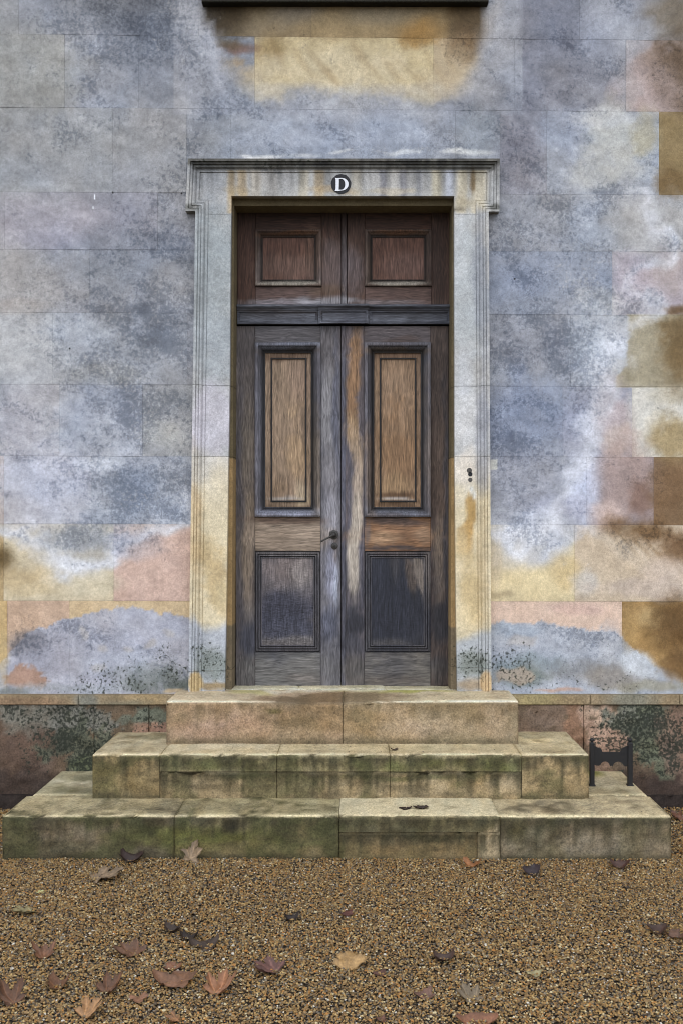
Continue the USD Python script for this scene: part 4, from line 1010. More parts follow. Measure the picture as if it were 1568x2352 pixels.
def step_paint(v, yf, zt, base, tread, row):
    s = F / (D0 + yf)
    px = 820 + (v[:, 0] - CX) * s
    up = np.clip(1 - np.abs(zt - v[:, 2]) / .008, 0, 1) * (v[:, 1] > yf + .006)
    py = np.where(up > .2, 1195 + (CZ - zt) * F / (D0 + np.maximum(v[:, 1], -2)), 1195 + (CZ - v[:, 2]) * s)
    f = Field(px, py, base)
    B, S = f.blob, f.spk
    f.vary(9, 34, 81 + row)
    edge = 1195 + (CZ - zt) * s
    front = 1 - ss(up)
    t3 = np.asarray(tread, float)
    # vertical run-down streaks under the nosing
    st = n2(px, np.full_like(px, 5.0), 7, 83 + row) * .45 + n2(px, py * .10, 20, 85 + row) * .45 + n2(px, py * .3, 70, 87 + row) * .25
    fall = np.clip(1 - (py - edge) / (14 + (130 if row != 3 else 120) * np.clip(n2(px, np.full_like(px, 9.0), 10, 89 + row) * 1.5 - .35, 0, 1)), 0, 1)
    if row == 3:
        B(560, 1660, 60, 30, (172, 138, 112), .5); B(470, 1680, 80, 20, (160, 128, 108), .5); B(630, 1628, 20, 8, (100, 88, 44), .8); B(800, 1650, 90, 30, (140, 112, 70), .5); B(1000, 1670, 90, 20, (182, 158, 130), .5); B(1130, 1660, 40, 40, (178, 152, 118), .5)
        B(700, 1640, 60, 30, (134, 106, 70), .5)
    if row == 2:
        for a in (460, 500, 560, 820, 905, 1000, 1060, 1130, 1170):
            B(a, 1755, 30, 14, (92, 94, 48), .75, .6)
        B(470, 1750, 70, 12, (92, 88, 58), .5); B(760, 1752, 90, 10, (104, 94, 60), .5); B(420, 1800, 40, 20, (140, 122, 92), .5); B(690, 1800, 40, 24, (162, 142, 108), .6); B(980, 1800, 60, 24, (168, 148, 112), .6); B(1150, 1800, 40, 24, (184, 164, 128), .6)
        B(560, 1785, 90, 8, (86, 88, 46), .5); B(920, 1786, 200, 7, (88, 88, 50), .6); B(1180, 1750, 16, 20, (150, 150, 96), .7); B(280, 1790, 70, 40, (124, 106, 66), .6); B(1290, 1790, 60, 40, (158, 134, 92), .6); S(0, 280, 1790, 80, 50, .6)
    if row == 1:
        B(160, 1915, 150, 26, (118, 102, 80), .6); B(140, 1950, 150, 20, (102, 94, 66), .6); B(440, 1925, 180, 26, (96, 98, 46), .85); B(640, 1930, 100, 26, (94, 90, 48), .7); B(540, 1950, 120, 12, (132, 116, 74), .5); B(700, 1960, 80, 16, (124, 106, 70), .6)
        B(330, 1890, 30, 26, (46, 42, 30), .8); B(540, 1890, 24, 26, (34, 32, 22), .85); B(660, 1895, 20, 34, (44, 40, 26), .7); B(130, 1885, 10, 20, (60, 54, 40), .6); B(740, 1895, 24, 22, (48, 46, 30), .7)
        B(950, 1925, 140, 9, (66, 58, 34), .85, .4); B(930, 1956, 150, 14, (128, 104, 66), .6); B(1122, 1945, 24, 40, (160, 140, 104), .9, .2, 0, .15); B(950, 1894, 150, 14, (96, 88, 58), .6); B(1140, 1895, 10, 16, (172, 156, 124), .7)
        B(1180, 1905, 26, 30, (72, 64, 36), .7); B(1350, 1940, 160, 26, (138, 124, 100), .7); B(1300, 1895, 120, 10, (92, 80, 58), .6); B(1450, 1900, 60, 20, (108, 96, 72), .5); S(0, 1320, 1930, 200, 50, .75); S(0, 160, 1930, 160, 50, .7); S(0, 480, 1930, 220, 50, .6)
        B(780, 1974, 800, 5, (74, 66, 48), .5)
    # dark run-down under the nosing
    dk = (ss((st - .60) * 4.0 + fall * 1.1) * (.25 + .75 * fall) * front * (.9 if row != 3 else .55) * ss((py - edge) / 5))[:, None]
    f.col = f.col * (1 - dk) + np.array([56, 52, 34.] if row < 3 else [112, 92, 62.]) * dk
    # treads
    f2 = Field(px, py, t3); f2.vary(9, 30, 91 + row)
    if row == 1:
        f2.blob(500, 1855, 320, 12, (128, 116, 84), .6); f2.blob(940, 1856, 140, 18, (186, 172, 136), .7); f2.blob(1300, 1850, 160, 20, (164, 148, 112), .6); f2.spk(0, 380, 1855, 330, 18, .95); f2.spk(0, 1300, 1855, 220, 14, .7); f2.spk(2, 500, 1856, 300, 14, .35)
        f2.blob(170, 1785, 60, 10, (98, 98, 76), .7); f2.blob(160, 1797, 90, 6, (190, 182, 156), .8); f2.blob(160, 1820, 60, 12, (104, 102, 80), .7); f2.blob(1370, 1782, 60, 7, (112, 112, 52), .85); f2.blob(1400, 1800, 60, 10, (164, 152, 124), .6); f2.blob(1410, 1822, 60, 7, (130, 118, 88), .6)
    if row == 2:
        f2.blob(500, 1712, 120, 8, (184, 172, 142), .7); f2.blob(900, 1716, 260, 10, (172, 156, 118), .6); f2.blob(310, 1690, 70, 7, (118, 112, 84), .7); f2.blob(310, 1700, 70, 4, (196, 184, 150), .6); f2.blob(300, 1722, 60, 10, (150, 136, 104), .6); f2.blob(1250, 1690, 60, 6, (150, 142, 112), .6); f2.blob(1250, 1700, 60, 5, (210, 190, 142), .7); f2.blob(1280, 1722, 50, 6, (140, 128, 96), .6)
        f2.spk(0, 780, 1720, 420, 14, .6); f2.blob(900, 1726, 200, 4, (140, 124, 90), .5)
    if row == 3:
        f2.blob(560, 1590, 50, 6, (162, 154, 92), .7); f2.blob(900, 1587, 150, 4, (150, 148, 70), .85); f2.blob(780, 1600, 400, 5, (166, 150, 120), .7); f2.spk(0, 780, 1600, 420, 8, .4); f2.blob(700, 1584, 200, 3, (196, 190, 172), .6)
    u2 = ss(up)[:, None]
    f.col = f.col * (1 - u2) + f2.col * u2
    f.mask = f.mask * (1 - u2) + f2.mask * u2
    # worn pale nosing
    ns = (np.exp(-((py - edge + 3) / 5.5) ** 2) * np.clip(1.3 - np.abs(v[:, 1] - yf) / .05, 0, 1) * np.clip(.45 + 1.0 * n2(px, py, 60, 99), 0, 1))[:, None]
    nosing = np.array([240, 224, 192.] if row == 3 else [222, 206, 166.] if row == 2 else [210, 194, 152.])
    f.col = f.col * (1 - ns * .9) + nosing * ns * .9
    f.vary(8, 9, 95)
    ms = (ss((n2(px, py, 60, 101, 4) - .46) * 6) * front * (.12 if row == 3 else .45 if row == 2 else np.where(px < 790, .62, .22)))[:, None]
    f.col = f.col * (1 - ms) + np.array([66, 68, 36.]) * ms
    bt = (ss((n2(px, py * 2.5, 40, 103, 4) - .5) * 5 + .1) * front * (.45 if row < 3 else .2))[:, None]
    f.col = f.col * (1 - bt) + np.array([64, 56, 38.]) * bt
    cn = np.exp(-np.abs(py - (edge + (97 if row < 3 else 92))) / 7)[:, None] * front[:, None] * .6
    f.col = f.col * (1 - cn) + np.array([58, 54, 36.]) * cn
    f.mask[:, 0] = np.maximum(f.mask[:, 0], .55 * front)
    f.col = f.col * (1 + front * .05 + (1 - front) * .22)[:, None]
    return alb(np.clip(grey(f.col, .84), 8, 240)), f.mask


def step_stone(px0, px1, yf, yb, z0, zt, row, base, tread, r=.016, name='step_stone', x_l=None, x_r=None, gap=.0012, rough=1.0, hard=False):
    x0 = (sxp(px0, yf) if x_l is None else x_l) + gap
    x1 = (sxp(px1, yf) if x_r is None else x_r) - gap
    sec = [(yb, z0), (yf, z0)]
    nf = max(2, int((zt - z0 - r) / .014))
    sec += [(yf, z0 + (zt - r - z0) * k / nf) for k in range(1, nf)]
    sec += [(yf + r - r * math.cos(a), zt - r + r * math.sin(a)) for a in np.linspace(0, math.pi / 2, 6)]
    nt = max(2, int((yb - yf - r) / .02))
    sec += [(yf + r + (yb - yf - r) * k / nt, zt) for k in range(1, nt + 1)]
    sec = np.array(sec)
    nx = max(2, int((x1 - x0) / .018))
    xs = np.linspace(x0, x1, nx + 1)
    V = np.array([[(x, y, z) for y, z in sec] for x in xs])
    P = V.reshape(-1, 3)
    nz = (meshkit.fbm(P * 5 + 3.1 * row, 3, 11) - .5) * .022 * rough + (meshkit.fbm(P * 22, 3, 12) - .5) * .010 * rough
    P = P.copy()
    # edges chipped here and there, treads dished by feet
    chip = np.clip(meshkit.fbm(P * 13 + 40, 3, 15) - .60, 0, 1) * np.exp(-((P[:, 1] - yf) / .03) ** 2) * np.exp(-((P[:, 2] - zt) / .03) ** 2)
    nz = nz + chip * .16
    dish = .010 * np.exp(-(P[:, 0] / .42) ** 2) * np.clip((yb - P[:, 1]) / .1, 0, 1) * (row > 1) * (zt in (Z2, Z3))
    fr = np.clip(1 - np.abs(P[:, 1] - yf) / .02, 0, 1)
    tp = np.clip(1 - np.abs(P[:, 2] - zt) / .02, 0, 1)
    P[:, 1] += nz * fr
    P[:, 2] += (nz * .6 - chip * .22 - dish) * tp * (P[:, 1] < yb - .005)
    # arrises at the two ends
    endr = np.zeros(nx + 1); endr[0] = endr[-1] = 1
    e = np.repeat(endr, len(sec))
    P[:, 1] += e * fr * .003; P[:, 2] -= e * tp * .002
    a, b = V.shape[:2]
    i = np.arange(a * b).reshape(a, b)
    i2 = np.hstack([i, i[:, :1]])
    q = np.stack([i2[:-1, :-1], i2[1:, :-1], i2[1:, 1:], i2[:-1, 1:]], -1).reshape(-1, 4)
    v, f = facing((P, np.vstack([q[:, [0, 1, 2]], q[:, [0, 2, 3]]])), (0, -.0, 1)) if False else (P, np.vstack([q[:, [0, 2, 1]], q[:, [0, 3, 2]]]))
    tm = trimesh.Trimesh(v, f, process=False)
    if tm.volume < 0:
        f = f[:, ::-1]
    caps = []
    for k, sgn in ((0, -1), (a - 1, 1)):
        c = P[i[k]]
        t = trimesh.creation.triangulate_polygon(Polygon(sec), engine='earcut')
        tv = np.stack([np.full(len(t[0]), c[0, 0]), np.asarray(t[0])[:, 0], np.asarray(t[0])[:, 1]], 1)
        caps.append(facing((tv, np.asarray(t[1])), (sgn, 0, 0)))
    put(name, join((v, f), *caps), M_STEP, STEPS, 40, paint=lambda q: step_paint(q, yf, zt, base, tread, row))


# top step, with the sill stones under the door
step_stone(382, 787, Y3, .02, Z2 - .06, Z3, 3, (164, 136, 104), (178, 162, 132), .022)
step_stone(787, 1190, Y3, .021, Z2 - .06, Z3, 3, (166, 142, 108), (180, 166, 134), .022)
for a, b in ((515, 683), (683, 886), (886, 1052)):
    step_stone(a, b, .022, .30, Z2, Z3 + .001, 3, (160, 150, 110), (186, 178, 148), .004, 'sill_stone', W(a, 0, .0)[0], W(b, 0, .0)[0], .0008)
# middle step
step_stone(212, 367, Y2, -.02, Z1 - .06, Z2, 2, (136, 116, 78), (162, 148, 116), .014)
step_stone(1197, 1352, Y2, -.02, Z1 - .06, Z2, 2, (158, 134, 92), (168, 154, 120), .014)
zm = CZ - (1772 - 1195) * (D0 + Y2) / F
for a, b in ((367, 636), (636, 895), (895, 1197)):
    step_stone(a, b, Y2 - .004, Y3 + .05, zm, Z2 + .001, 2, (134, 122, 84), (172, 156, 120), .007, rough=.6)
for a, b in ((367, 636), (636, 895), (895, 1197)):
    step_stone(a, b, Y2 + .004, Y3 + .05, Z1 - .06, zm - .002, 2, (146, 126, 90), (140, 122, 88), .008, rough=.7)
# bottom step
yb1 = -.585
step_stone(5, 400, Y1, yb1, -.06, Z1, 1, (106, 94, 70), (156, 142, 106), .020, rough=1.4)
step_stone(400, 778, Y1, yb1, -.06, Z1, 1, (108, 98, 66), (150, 138, 100), .020, rough=1.4)
step_stone(1148, 1541, Y1, yb1, -.06, Z1 - .002, 1, (120, 106, 82), (164, 150, 116), .020, rough=1.4)
zm1 = CZ - (1911 - 1195) * (D0 + Y1) / F
step_stone(778, 1148, Y1 - .006, yb1, zm1, Z1 + .003, 1, (104, 96, 66), (178, 166, 132), .007, rough=.6)
step_stone(778, 1095, Y1 + .004, yb1, -.06, zm1 - .002, 1, (118, 100, 66), (120, 100, 66), .006, rough=.8)
step_stone(1095, 1148, Y1 + .002, yb1, -.06, zm1 - .002, 1, (150, 132, 98), (150, 132, 98), .006, rough=.8)
xl1, xr1 = sxp(5, Y1), sxp(1541, Y1)
step_stone(0, 0, yb1 + .002, -.02, -.06, Z1 - .001, 1, (130, 120, 90), (150, 142, 112), .005, 'step_stone', xl1 + .03, sxp(240, Y2))
step_stone(0, 0, yb1 + .002, -.02, -.06, Z1 - .001, 1, (130, 120, 90), (166, 152, 118), .005, 'step_stone', sxp(1325, Y2), xr1 - .012)

# ------------------------------------------------------------------ boot scraper
SCR = thing('boot_scraper', 'black iron boot scraper with two ball finials on the right end of the bottom step', 'boot scraper')
ys = -.361
SS = F / (D0 + ys)
def BX(u): return (( 2100 + u * .19133) * .6272 - 820) / SS + CX
def BZ(u): return CZ - ((2660 + u * .19133) * .6272 - 1195) / SS
for (a, b) in ((303, 391), (1030, 1120)):
    x0, x1 = BX(a), BX(b)
    c, w = (x0 + x1) / 2, (x1 - x0)
    zt = BZ(318)
    post = box(c, ys, (Z1 - .02 + zt) / 2, w, w, zt - Z1 + .02, .0025)
    foot = box(c, ys, Z1 + .003, w * 1.35, w * 1.35, .008, .002)
    pm = put('post', join(post, foot), M_IRON, SCR, 30)
    ball = trimesh.creation.revolve(np.array([(0, -.002), (w * .36, -.002), (w * .33, .004), (w * .25, .006)] + [(w * .48 * math.sin(t), .0165 - w * .48 * math.cos(t)) for t in np.linspace(.6, math.pi - .001, 12)] ), sections=24)
    ball.apply_translation((c, ys, zt))
    put('finial', tri(ball), M_IRON, pm, 50)
out = [(385, 380), (415, 384), (440, 405), (480, 412), (510, 428), (532, 455), (545, 497), (885, 497), (900, 460), (925, 428), (960, 408), (1000, 398), (1010, 386), (1036, 384), (1036, 765), (985, 766), (948, 748), (922, 705), (885, 684), (845, 676), (800, 685), (765, 712), (745, 750), (738, 768), (729, 772), (712, 746), (697, 766), (687, 756), (676, 716), (645, 687), (600, 673), (555, 681), (522, 706), (505, 740), (470, 756), (430, 752), (385, 735)]
pl = trimesh.creation.extrude_polygon(Polygon([(BX(a), BZ(b)) for a, b in out]), .010, engine='earcut')
pl.apply_transform(TOXZ); pl.apply_translation((0, ys + .005, 0))
put('scraper_blade', tri(pl), M_IRON, SCR, 30)

# ------------------------------------------------------------------ gravel
rng = np.random.default_rng(11)
PEB = [(178, 142, 84), (150, 116, 66), (200, 170, 112), (124, 96, 58), (214, 198, 156), (138, 126, 106), (96, 80, 60), (70, 62, 56), (222, 216, 202), (188, 130, 62), (154, 124, 82), (110, 100, 88), (166, 144, 100), (136, 104, 60)]
WT = np.array([15, 15, 9, 12, 5, 7, 7, 3, 1.5, 7, 13, 5, 10, 13.])
KG = 1.46
gr = UsdGeom.PointInstancer.Define(stage, '/World/gravel')
tag(gr.GetPrim(), 'small golden brown gravel stones covering the ground before the steps', 'gravel', None, 'stuff')
protos = UsdGeom.Scope.Define(stage, '/World/gravel/stones')
targets = []
for k, c in enumerate(PEB):
    ic = trimesh.creation.icosphere(subdivisions=1, radius=1.0)
    v = np.array(ic.vertices)
    v = v * (1 + (meshkit.noise(v * 1.3 + k * 5.1, k)[:, None] - .5) * .9) * np.array([1, .78, .58])
    mt = plain('gravel_tone_%02d' % k, alb(grey(np.asarray([c], float), .97)[0], KG - .06), rough=.55 if k % 2 else .7, spec=.4, noise_scale=300, amp=.28, bump=0.1)
    put('stone', (v, np.array(ic.faces)), mt, protos.GetPrim(), True)
    targets.append('/World/gravel/stones/stone' + ('' if k == 0 else '_%03d' % k))
gr.CreatePrototypesRel().SetTargets(targets)
def scatter(x0, x1, y0, y1, n, lo, hi):
    return np.stack([rng.uniform(x0, x1, n), rng.uniform(y0, y1, n), np.zeros(n)], 1), rng.uniform(lo, hi, n) ** 1.0
A, sA = scatter(-2.6, 2.8, -3.35, -.93, 225000, .0021, .0056)
B_, sB = scatter(-3.0, xl1 + .01, -1.0, -.05, 12000, .003, .0066)
C_, sC = scatter(xr1 - .01, 3.2, -1.0, -.05, 12000, .003, .0066)
P = np.vstack([A, B_, C_]); S_ = np.concatenate([sA, sB, sC])
big = rng.random(len(S_)) < .03
S_[big] *= 1.5
hgt = (meshkit.fbm(np.stack([P[:, 0] * 1.6, P[:, 1] * 1.6, 0 * P[:, 0]], -1), 3, 5) - .5) * .02
P[:, 2] = .002 + rng.uniform(0, .007, len(P)) + np.clip(hgt, 0, .01)
th, ti, ta = rng.uniform(0, 2 * math.pi, len(P)), rng.normal(0, .35, len(P)), rng.uniform(0, 2 * math.pi, len(P))
qz = np.stack([np.cos(th / 2), 0 * th, 0 * th, np.sin(th / 2)], 1)
qt = np.stack([np.cos(ti / 2), np.sin(ti / 2) * np.cos(ta), np.sin(ti / 2) * np.sin(ta), 0 * th], 1)
def qmul(a, b):
    w, x, y, z = a.T; W_, X, Y, Z = b.T
    return np.stack([w * W_ - x * X - y * Y - z * Z, w * X + x * W_ + y * Z - z * Y, w * Y - x * Z + y * W_ + z * X, w * Z + x * Y - y * X + z * W_], 1)
Q = qmul(qt, qz)
gr.CreatePositionsAttr(Vt.Vec3fArray.FromNumpy(P.astype(np.float32)))
gr.CreateScalesAttr(Vt.Vec3fArray.FromNumpy(np.repeat(S_[:, None], 3, 1).astype(np.float32)))
gr.CreateOrientationsAttr(Vt.QuathArray([Gf.Quath(float(a), float(b), float(c), float(d)) for a, b, c, d in Q]))
patch = n2(P[:, 0] * 100, P[:, 1] * 100, 40, 3)
pi = rng.choice(len(PEB), len(P), p=WT / WT.sum())
gr.CreateProtoIndicesAttr(Vt.IntArray.FromNumpy(pi.astype(np.int32)))

# ------------------------------------------------------------------ fallen leaves
def vein_d(p, a, b):
    a, b = np.array(a), np.array(b)
    t = np.clip(((p - a) @ (b - a)) / np.dot(b - a, b - a), 0, 1)
    return np.linalg.norm(p - (a + t[:, None] * (b - a)), axis=1)


def leaf_outline(rs, kind):
    if kind == 'strip':
        t = np.linspace(0, 2 * math.pi, 40, endpoint=False)
        r = 1 + .10 * np.sin(t * 5 + rs.uniform(0, 6)) + .07 * rs.normal(size=40)
        return np.stack([np.cos(t) * .5 * r, np.sin(t) * .26 * r], 1), []
    if kind == 'scrap':
        t = np.linspace(0, 2 * math.pi, 26, endpoint=False)
        r = 1 + .22 * np.sin(t * 3 + rs.uniform(0, 6)) + .12 * rs.normal(size=26)
        return np.stack([np.cos(t) * .5 * r, np.sin(t) * .36 * r], 1), [((-.5, 0), (.5, 0))]
    tips = [(90, .62), (90 - 52, .56), (90 + 52, .56), (90 - 112, .40), (90 + 112, .40)]
    order = sorted(tips, key=lambda q: q[0])
    pts = [(-.03, -.16), ]
    pts = [(.0, -.10)]
    prev = None
    for k, (a, r) in enumerate(order):
        a += rs.normal(0, 4); r *= rs.uniform(.88, 1.1)
        def pol(ang, rad): return (rad * math.cos(math.radians(ang)), rad * math.sin(math.radians(ang)))
        if k == 0:
            pts.append(pol(a - 34, r * .6))
        pts += [pol(a - 22, r * .62), pol(a - 20, r * .84), pol(a - 12, r * .80), pol(a - 8, r * .97), pol(a - 4, r * .92), pol(a, r * 1.06), pol(a + 4, r * .91), pol(a + 8, r * .95), pol(a + 12, r * .78), pol(a + 20, r * .82), pol(a + 22, r * .60)]
        if k < 4:
            nx = order[k + 1][0]
            pts.append(pol((a + nx) / 2, .31 if k in (1, 2) else .27))
        else:
            pts.append(pol(a + 34, r * .6))
    o = np.array(pts) + rs.normal(0, .008, (len(pts), 2))
    return o, [((0, -.1), (r * .95 * math.cos(math.radians(a)), r * .95 * math.sin(math.radians(a)))) for a, r in tips]


def make_leaf(seed, kind, size, curl, fold, rot, tilt, color, stretch=1.0):
    rs = np.random.default_rng(seed)
    o, veins = leaf_outline(rs, kind)
    poly = Polygon(o).buffer(0)
    if poly.geom_type != 'Polygon':
        poly = max(poly.geoms, key=lambda q: q.area)
    t = trimesh.creation.triangulate_polygon(poly, engine='earcut')
    v2 = np.asarray(t[0], float); f = np.asarray(t[1])
    v3 = np.hstack([v2, np.zeros((len(v2), 1))])
    v3, f = trimesh.remesh.subdivide_to_size(v3, f, .085, max_iter=12)
    tm = trimesh.Trimesh(v3, f, process=True); v3, f = np.array(tm.vertices), np.array(tm.faces)
    p = v3[:, :2]
    d = np.min([vein_d(p, a, b) for a, b in veins], axis=0) if veins else np.abs(p[:, 1])
    base = np.asarray(color, float)
    shade = 1 + .55 * np.exp(-(d / .02) ** 2) + (meshkit.fbm(np.hstack([p * 5, np.full((len(p), 1), seed * 1.7)]), 3, seed) - .5) * .8
    edge = np.array([poly.exterior.distance(Point(*q)) for q in p])
    shade *= .78 + .22 * ss(edge / .08)
    x, y = p[:, 0].copy(), p[:, 1].copy()
    z = .42 * np.clip(d, 0, .2) + (meshkit.fbm(np.hstack([p * 3.2, np.full((len(p), 1), seed * 2.3)]), 3, seed + 1) - .5) * .26
    # roll along one axis
    if abs(fold) > 1e-3:
        k = fold
        z = z + (1 - np.cos(x * k)) / abs(k) * np.sign(k) * 1.0
        x = np.sin(x * k) / k
    z = z + curl * 1.7 * (x * x + y * y)
    P = np.stack([x * stretch, y, z], 1) * size
    # thickness
    nrm = trimesh.Trimesh(P, f, process=False).vertex_normals
    V = np.vstack([P, P - nrm * .0006]); Fc = np.vstack([f, f[:, ::-1] + len(P)])
    sh = np.concatenate([shade, shade * .92])
    c, s_ = math.cos(rot), math.sin(rot)
    if kind == 'lobed':       # the stalk
        a, b = np.array([0, -.10, .0]), np.array([rs.normal(0, .05), -.42, rs.uniform(.0, .10)])
        n = 7
        ring = []
        for j in range(n):
            q = (a + (b - a) * j / (n - 1) + np.array([.05 * math.sin(j * .5), 0, .02 * math.sin(j * .7)])) * size
            for w in range(4):
                ring.append(q + np.array([math.cos(w * math.pi / 2), 0, math.sin(w * math.pi / 2)]) * size * .009)
        ring = np.array(ring); o0 = len(V)
        fr = [(o0 + j * 4 + w, o0 + j * 4 + (w + 1) % 4, o0 + (j + 1) * 4 + (w + 1) % 4) for j in range(n - 1) for w in range(4)] + [(o0 + j * 4 + w, o0 + (j + 1) * 4 + (w + 1) % 4, o0 + (j + 1) * 4 + w) for j in range(n - 1) for w in range(4)]
        V = np.vstack([V, ring]); Fc = np.vstack([Fc, fr]); sh = np.concatenate([sh, np.full(len(ring), .8)])
    ct, st = math.cos(tilt), math.sin(tilt)
    V = np.stack([V[:, 0], V[:, 1] * ct - V[:, 2] * st, V[:, 1] * st + V[:, 2] * ct], 1)
    V = np.stack([V[:, 0] * c - V[:, 1] * s_, V[:, 0] * s_ + V[:, 1] * c, V[:, 2]], 1)
    lo = np.percentile(V[:, 2], 6)
    V[:, 2] -= lo
    col = alb(base * np.array([.93, .99, .94]), 1.75)[None, :] * np.clip(sh, .35, 1.7)[:, None]
    return V, Fc, np.clip(col, .004, .8)


TAN, ORT, PNK, RED, DRK, PUR, PAL, GRY = (196, 156, 116), (204, 154, 106), (172, 138, 116), (134, 90, 70), (72, 52, 44), (88, 62, 62), (190, 166, 128), (150, 124, 104)
LEAVES = [  # x, y in the photograph's measure, width there, kind, curl, fold, turn, tilt, colour, label
    (442, 1976, 66, 'lobed', .1, .8, -.5, 1.05, PNK, 'pinkish brown lobed leaf propped upright against the bottom step'),
    (229, 2018, 92, 'lobed', .15, .5, -1.1, .12, PNK, 'large pinkish tan lobed leaf lying left, below the left end of the steps'),
    (66, 2096, 66, 'lobed', .2, .7, 2.4, .1, PAL, 'pale tan lobed leaf with a stalk near the left edge of the gravel'),
    (304, 1976, 76, 'strip', .1, 2.6, .05, .2, (66, 42, 38), 'dark reddish rolled leaf pressed against the foot of the bottom step, left'),
    (398, 2140, 52, 'strip', .3, 2.2, -.4, .1, DRK, 'dark curled leaf, leftmost of the dark trio on the middle gravel'),
    (436, 2155, 64, 'strip', .2, 3.0, -.1, .1, (60, 44, 40), 'dark rolled leaf in the middle of the dark trio'),
    (471, 2173, 66, 'scrap', .1, 1.2, .25, .1, (78, 58, 50), 'dark flat leaf, rightmost of the dark trio on the gravel'),
    (102, 2198, 62, 'lobed', .5, 1.6, .4, .1, (150, 98, 74), 'small brown bent leaf on the left gravel below the pale tan leaf'),
    (307, 2191, 82, 'lobed', .2, .9, .9, .1, RED, 'reddish brown lobed leaf with a wet sheen left of the dark trio'),
    (394, 2222, 40, 'scrap', .2, .8, .5, .15, (160, 104, 80), 'small reddish oval leaf piece below the dark trio'),
    (402, 2257, 92, 'scrap', .15, .7, .1, .1, (150, 100, 76), 'flat brown leaf with a ragged edge below the small oval piece'),
    (135, 2264, 62, 'scrap', .5, 2.2, -.1, .2, (140, 92, 68), 'brown leaf curled up at one end on the lower left gravel'),
    (250, 2275, 74, 'lobed', .5, 2.4, -.6, .3, (124, 80, 58), 'brown leaf folded double showing its dark inside'),
    (318, 2297, 40, 'scrap', .15, .7, .3, .1, (164, 110, 86), 'small light brown leaf piece right of the folded leaf'),
    (28, 2300, 82, 'lobed', .4, 1.6, .9, .25, (120, 78, 58), 'dark brown curled leaf cut by the left edge of the photo'),
    (200, 2332, 78, 'lobed', .35, 1.0, -.7, .3, (198, 142, 102), 'large warm tan leaf at the bottom edge of the photo, left'),
    (500, 2277, 82, 'lobed', .5, 1.3, -.3, .15, (188, 124, 92), 'pinkish orange leaf standing up in two lobes'),
    (405, 2342, 46, 'lobed', .2, .8, 1.7, .1, (176, 120, 86), 'light brown leaf cut by the bottom edge of the photo'),
    (627, 2230, 88, 'lobed', .2, .9, 1.3, .12, (132, 88, 84), 'purplish brown lobed leaf between the orange tan leaf and the dark trio'),
    (670, 2112, 52, 'strip', .1, 3.2, .12, .1, (54, 40, 38), 'thin dark rolled leaf alone on the middle gravel'),
    (799, 2221, 86, 'lobed', .12, .5, -.3, .15, ORT, 'bright orange tan lobed leaf in the middle of the lower gravel'),
    (798, 2102, 34, 'scrap', .2, 1.2, .1, .1, (112, 62, 54), 'small dark red leaf piece above the orange tan leaf'),
    (872, 2238, 32, 'scrap', .1, .8, .2, .1, (112, 70, 60), 'small dark red leaf piece right of the orange tan leaf'),
    (1017, 2206, 70, 'strip', .05, 2.8, .02, .1, (92, 64, 58), 'long narrow dark rolled leaf right of the middle of the gravel'),
    (976, 2290, 48, 'scrap', .2, 1.0, .3, .1, (142, 98, 86), 'small pinkish brown leaf left of the grey brown leaf'),
    (1084, 2298, 74, 'lobed', .35, 1.1, .5, .15, GRY, 'grey brown lobed leaf on the lower right gravel'),
    (1226, 2240, 34, 'scrap', .1, .5, .2, .1, PAL, 'small pale tan leaf scrap on the right gravel'),
    (1083, 1989, 42, 'scrap', .4, 1.4, -.3, .2, (186, 118, 76), 'small orange brown leaf at the foot of the bottom step'),
    (1221, 2007, 50, 'scrap', .4, 1.8, -.2, .2, (62, 44, 50), 'dark purple curled leaf before the right part of the bottom step'),
    (1422, 1991, 56, 'strip', .2, 2.2, -.1, .2, (92, 58, 50), 'dark reddish leaf lying against the right end of the bottom step'),
    (1508, 2140, 56, 'strip', .3, 1.8, -.25, .2, (84, 56, 48), 'dark brown curled leaf near the right edge of the gravel'),
    (1548, 2152, 42, 'scrap', .3, 1.2, .1, .2, (124, 84, 68), 'brown leaf piece at the very right edge of the gravel'),
    (1077, 2090, 18, 'scrap', .5, 2.0, .5, .2, (40, 34, 34), 'tiny black leaf crumb on the right middle gravel'),
    (875, 2345, 24, 'scrap', .3, 1.0, .5, .2, (120, 76, 60), 'small red brown scrap at the bottom edge, left of the long reddish leaf'),
    (1096, 2349, 96, 'strip', .1, .9, .0, .1, (164, 104, 78), 'long reddish leaf cut by the bottom edge of the photo'),
    (93, 2050, 20, 'scrap', .1, .3, .2, .05, (238, 228, 170), 'tiny pale yellow petal on the left gravel'),
]
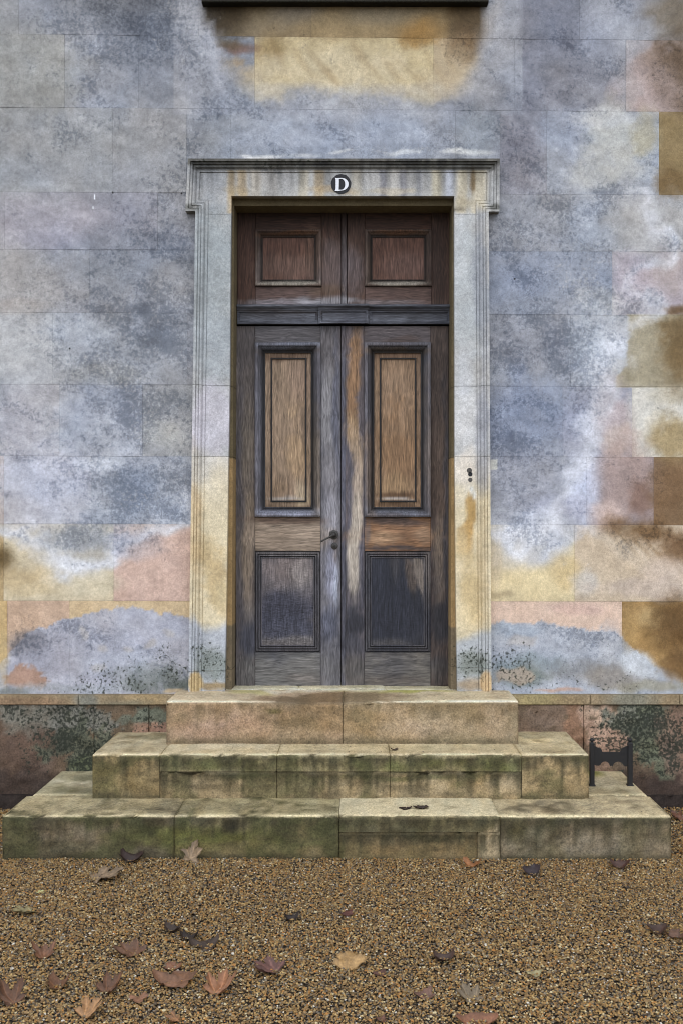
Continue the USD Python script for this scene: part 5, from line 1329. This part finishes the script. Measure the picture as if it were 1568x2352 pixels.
SIDE = [  # lying on the stone: x, y, width, kind, ... , tread height
    (930, 1859, 28, 'scrap', .05, .3, .2, .05, (66, 46, 40), 'dark leaf on the bottom step, left of a pair', Z1),
    (966, 1858, 36, 'strip', .05, .5, .0, .05, (72, 50, 42), 'dark curled leaf on the bottom step, right of a pair', Z1),
    (472, 1829, 40, 'strip', .2, 2.4, .1, .2, (46, 34, 30), 'dark rolled leaf in the corner under the middle step', Z1),
    (905, 1724, 20, 'strip', .2, 1.4, .2, .1, (84, 62, 48), 'small dark leaf crumb on the tread of the middle step', Z2),
    (1558, 1882, 40, 'lobed', .4, 1.6, .7, .3, (134, 84, 66), 'brown leaf on the gravel beside the right end of the steps', .012),
]
for k, L_ in enumerate([l + (.010,) for l in LEAVES] + SIDE):
    px, py, w, kind, curl, fold, rot, tilt, colr, label, zz = L_
    s = (py - 1195) / (CZ - zz)
    D = F / s
    size = w / s * (1.0 if kind != 'lobed' else 1.0)
    V, Fc, col = make_leaf(100 + k, kind, size, curl, fold, rot, tilt, colr)
    V = V + np.array([(px - 820) / s + CX, D - D0, zz - (.002 if zz < .1 else -.001)])
    m = put('fallen_leaf', (V, Fc), M_LEAF, None, True, tint=col)
    tag(m, label, 'leaf', 'dry leaves fallen around the steps')

# crumbs of leaf and grit lying on the treads
rng = np.random.default_rng(5)
cr = []
for n, (y0, y1, x0, x1, z) in ((70, (Y1 + .03, Y2 - .01, sxp(30, Y1), sxp(1500, Y1), Z1)), (46, (Y2 + .03, Y3 - .01, sxp(240, Y2), sxp(1320, Y2), Z2)), (26, (Y3 + .04, -.03, sxp(420, Y3), sxp(1150, Y3), Z3))):
    for _ in range(n):
        b = trimesh.creation.icosphere(subdivisions=0, radius=1.0)
        v = np.array(b.vertices) * np.array([1, .6, .3]) * rng.uniform(.0018, .0055)
        a = rng.uniform(0, 6.3); ca, sa = math.cos(a), math.sin(a)
        v = np.stack([v[:, 0] * ca - v[:, 1] * sa, v[:, 0] * sa + v[:, 1] * ca, v[:, 2]], 1) + np.array([rng.uniform(x0, x1), rng.uniform(y0, y1), z + .002])
        cr.append((v, np.array(b.faces)))
g = put('leaf_crumbs', join(*cr), M_CORE, None, True)
tag(g, 'dark crumbs of leaf and grit strewn on the treads of the steps', 'crumbs', None, 'stuff')
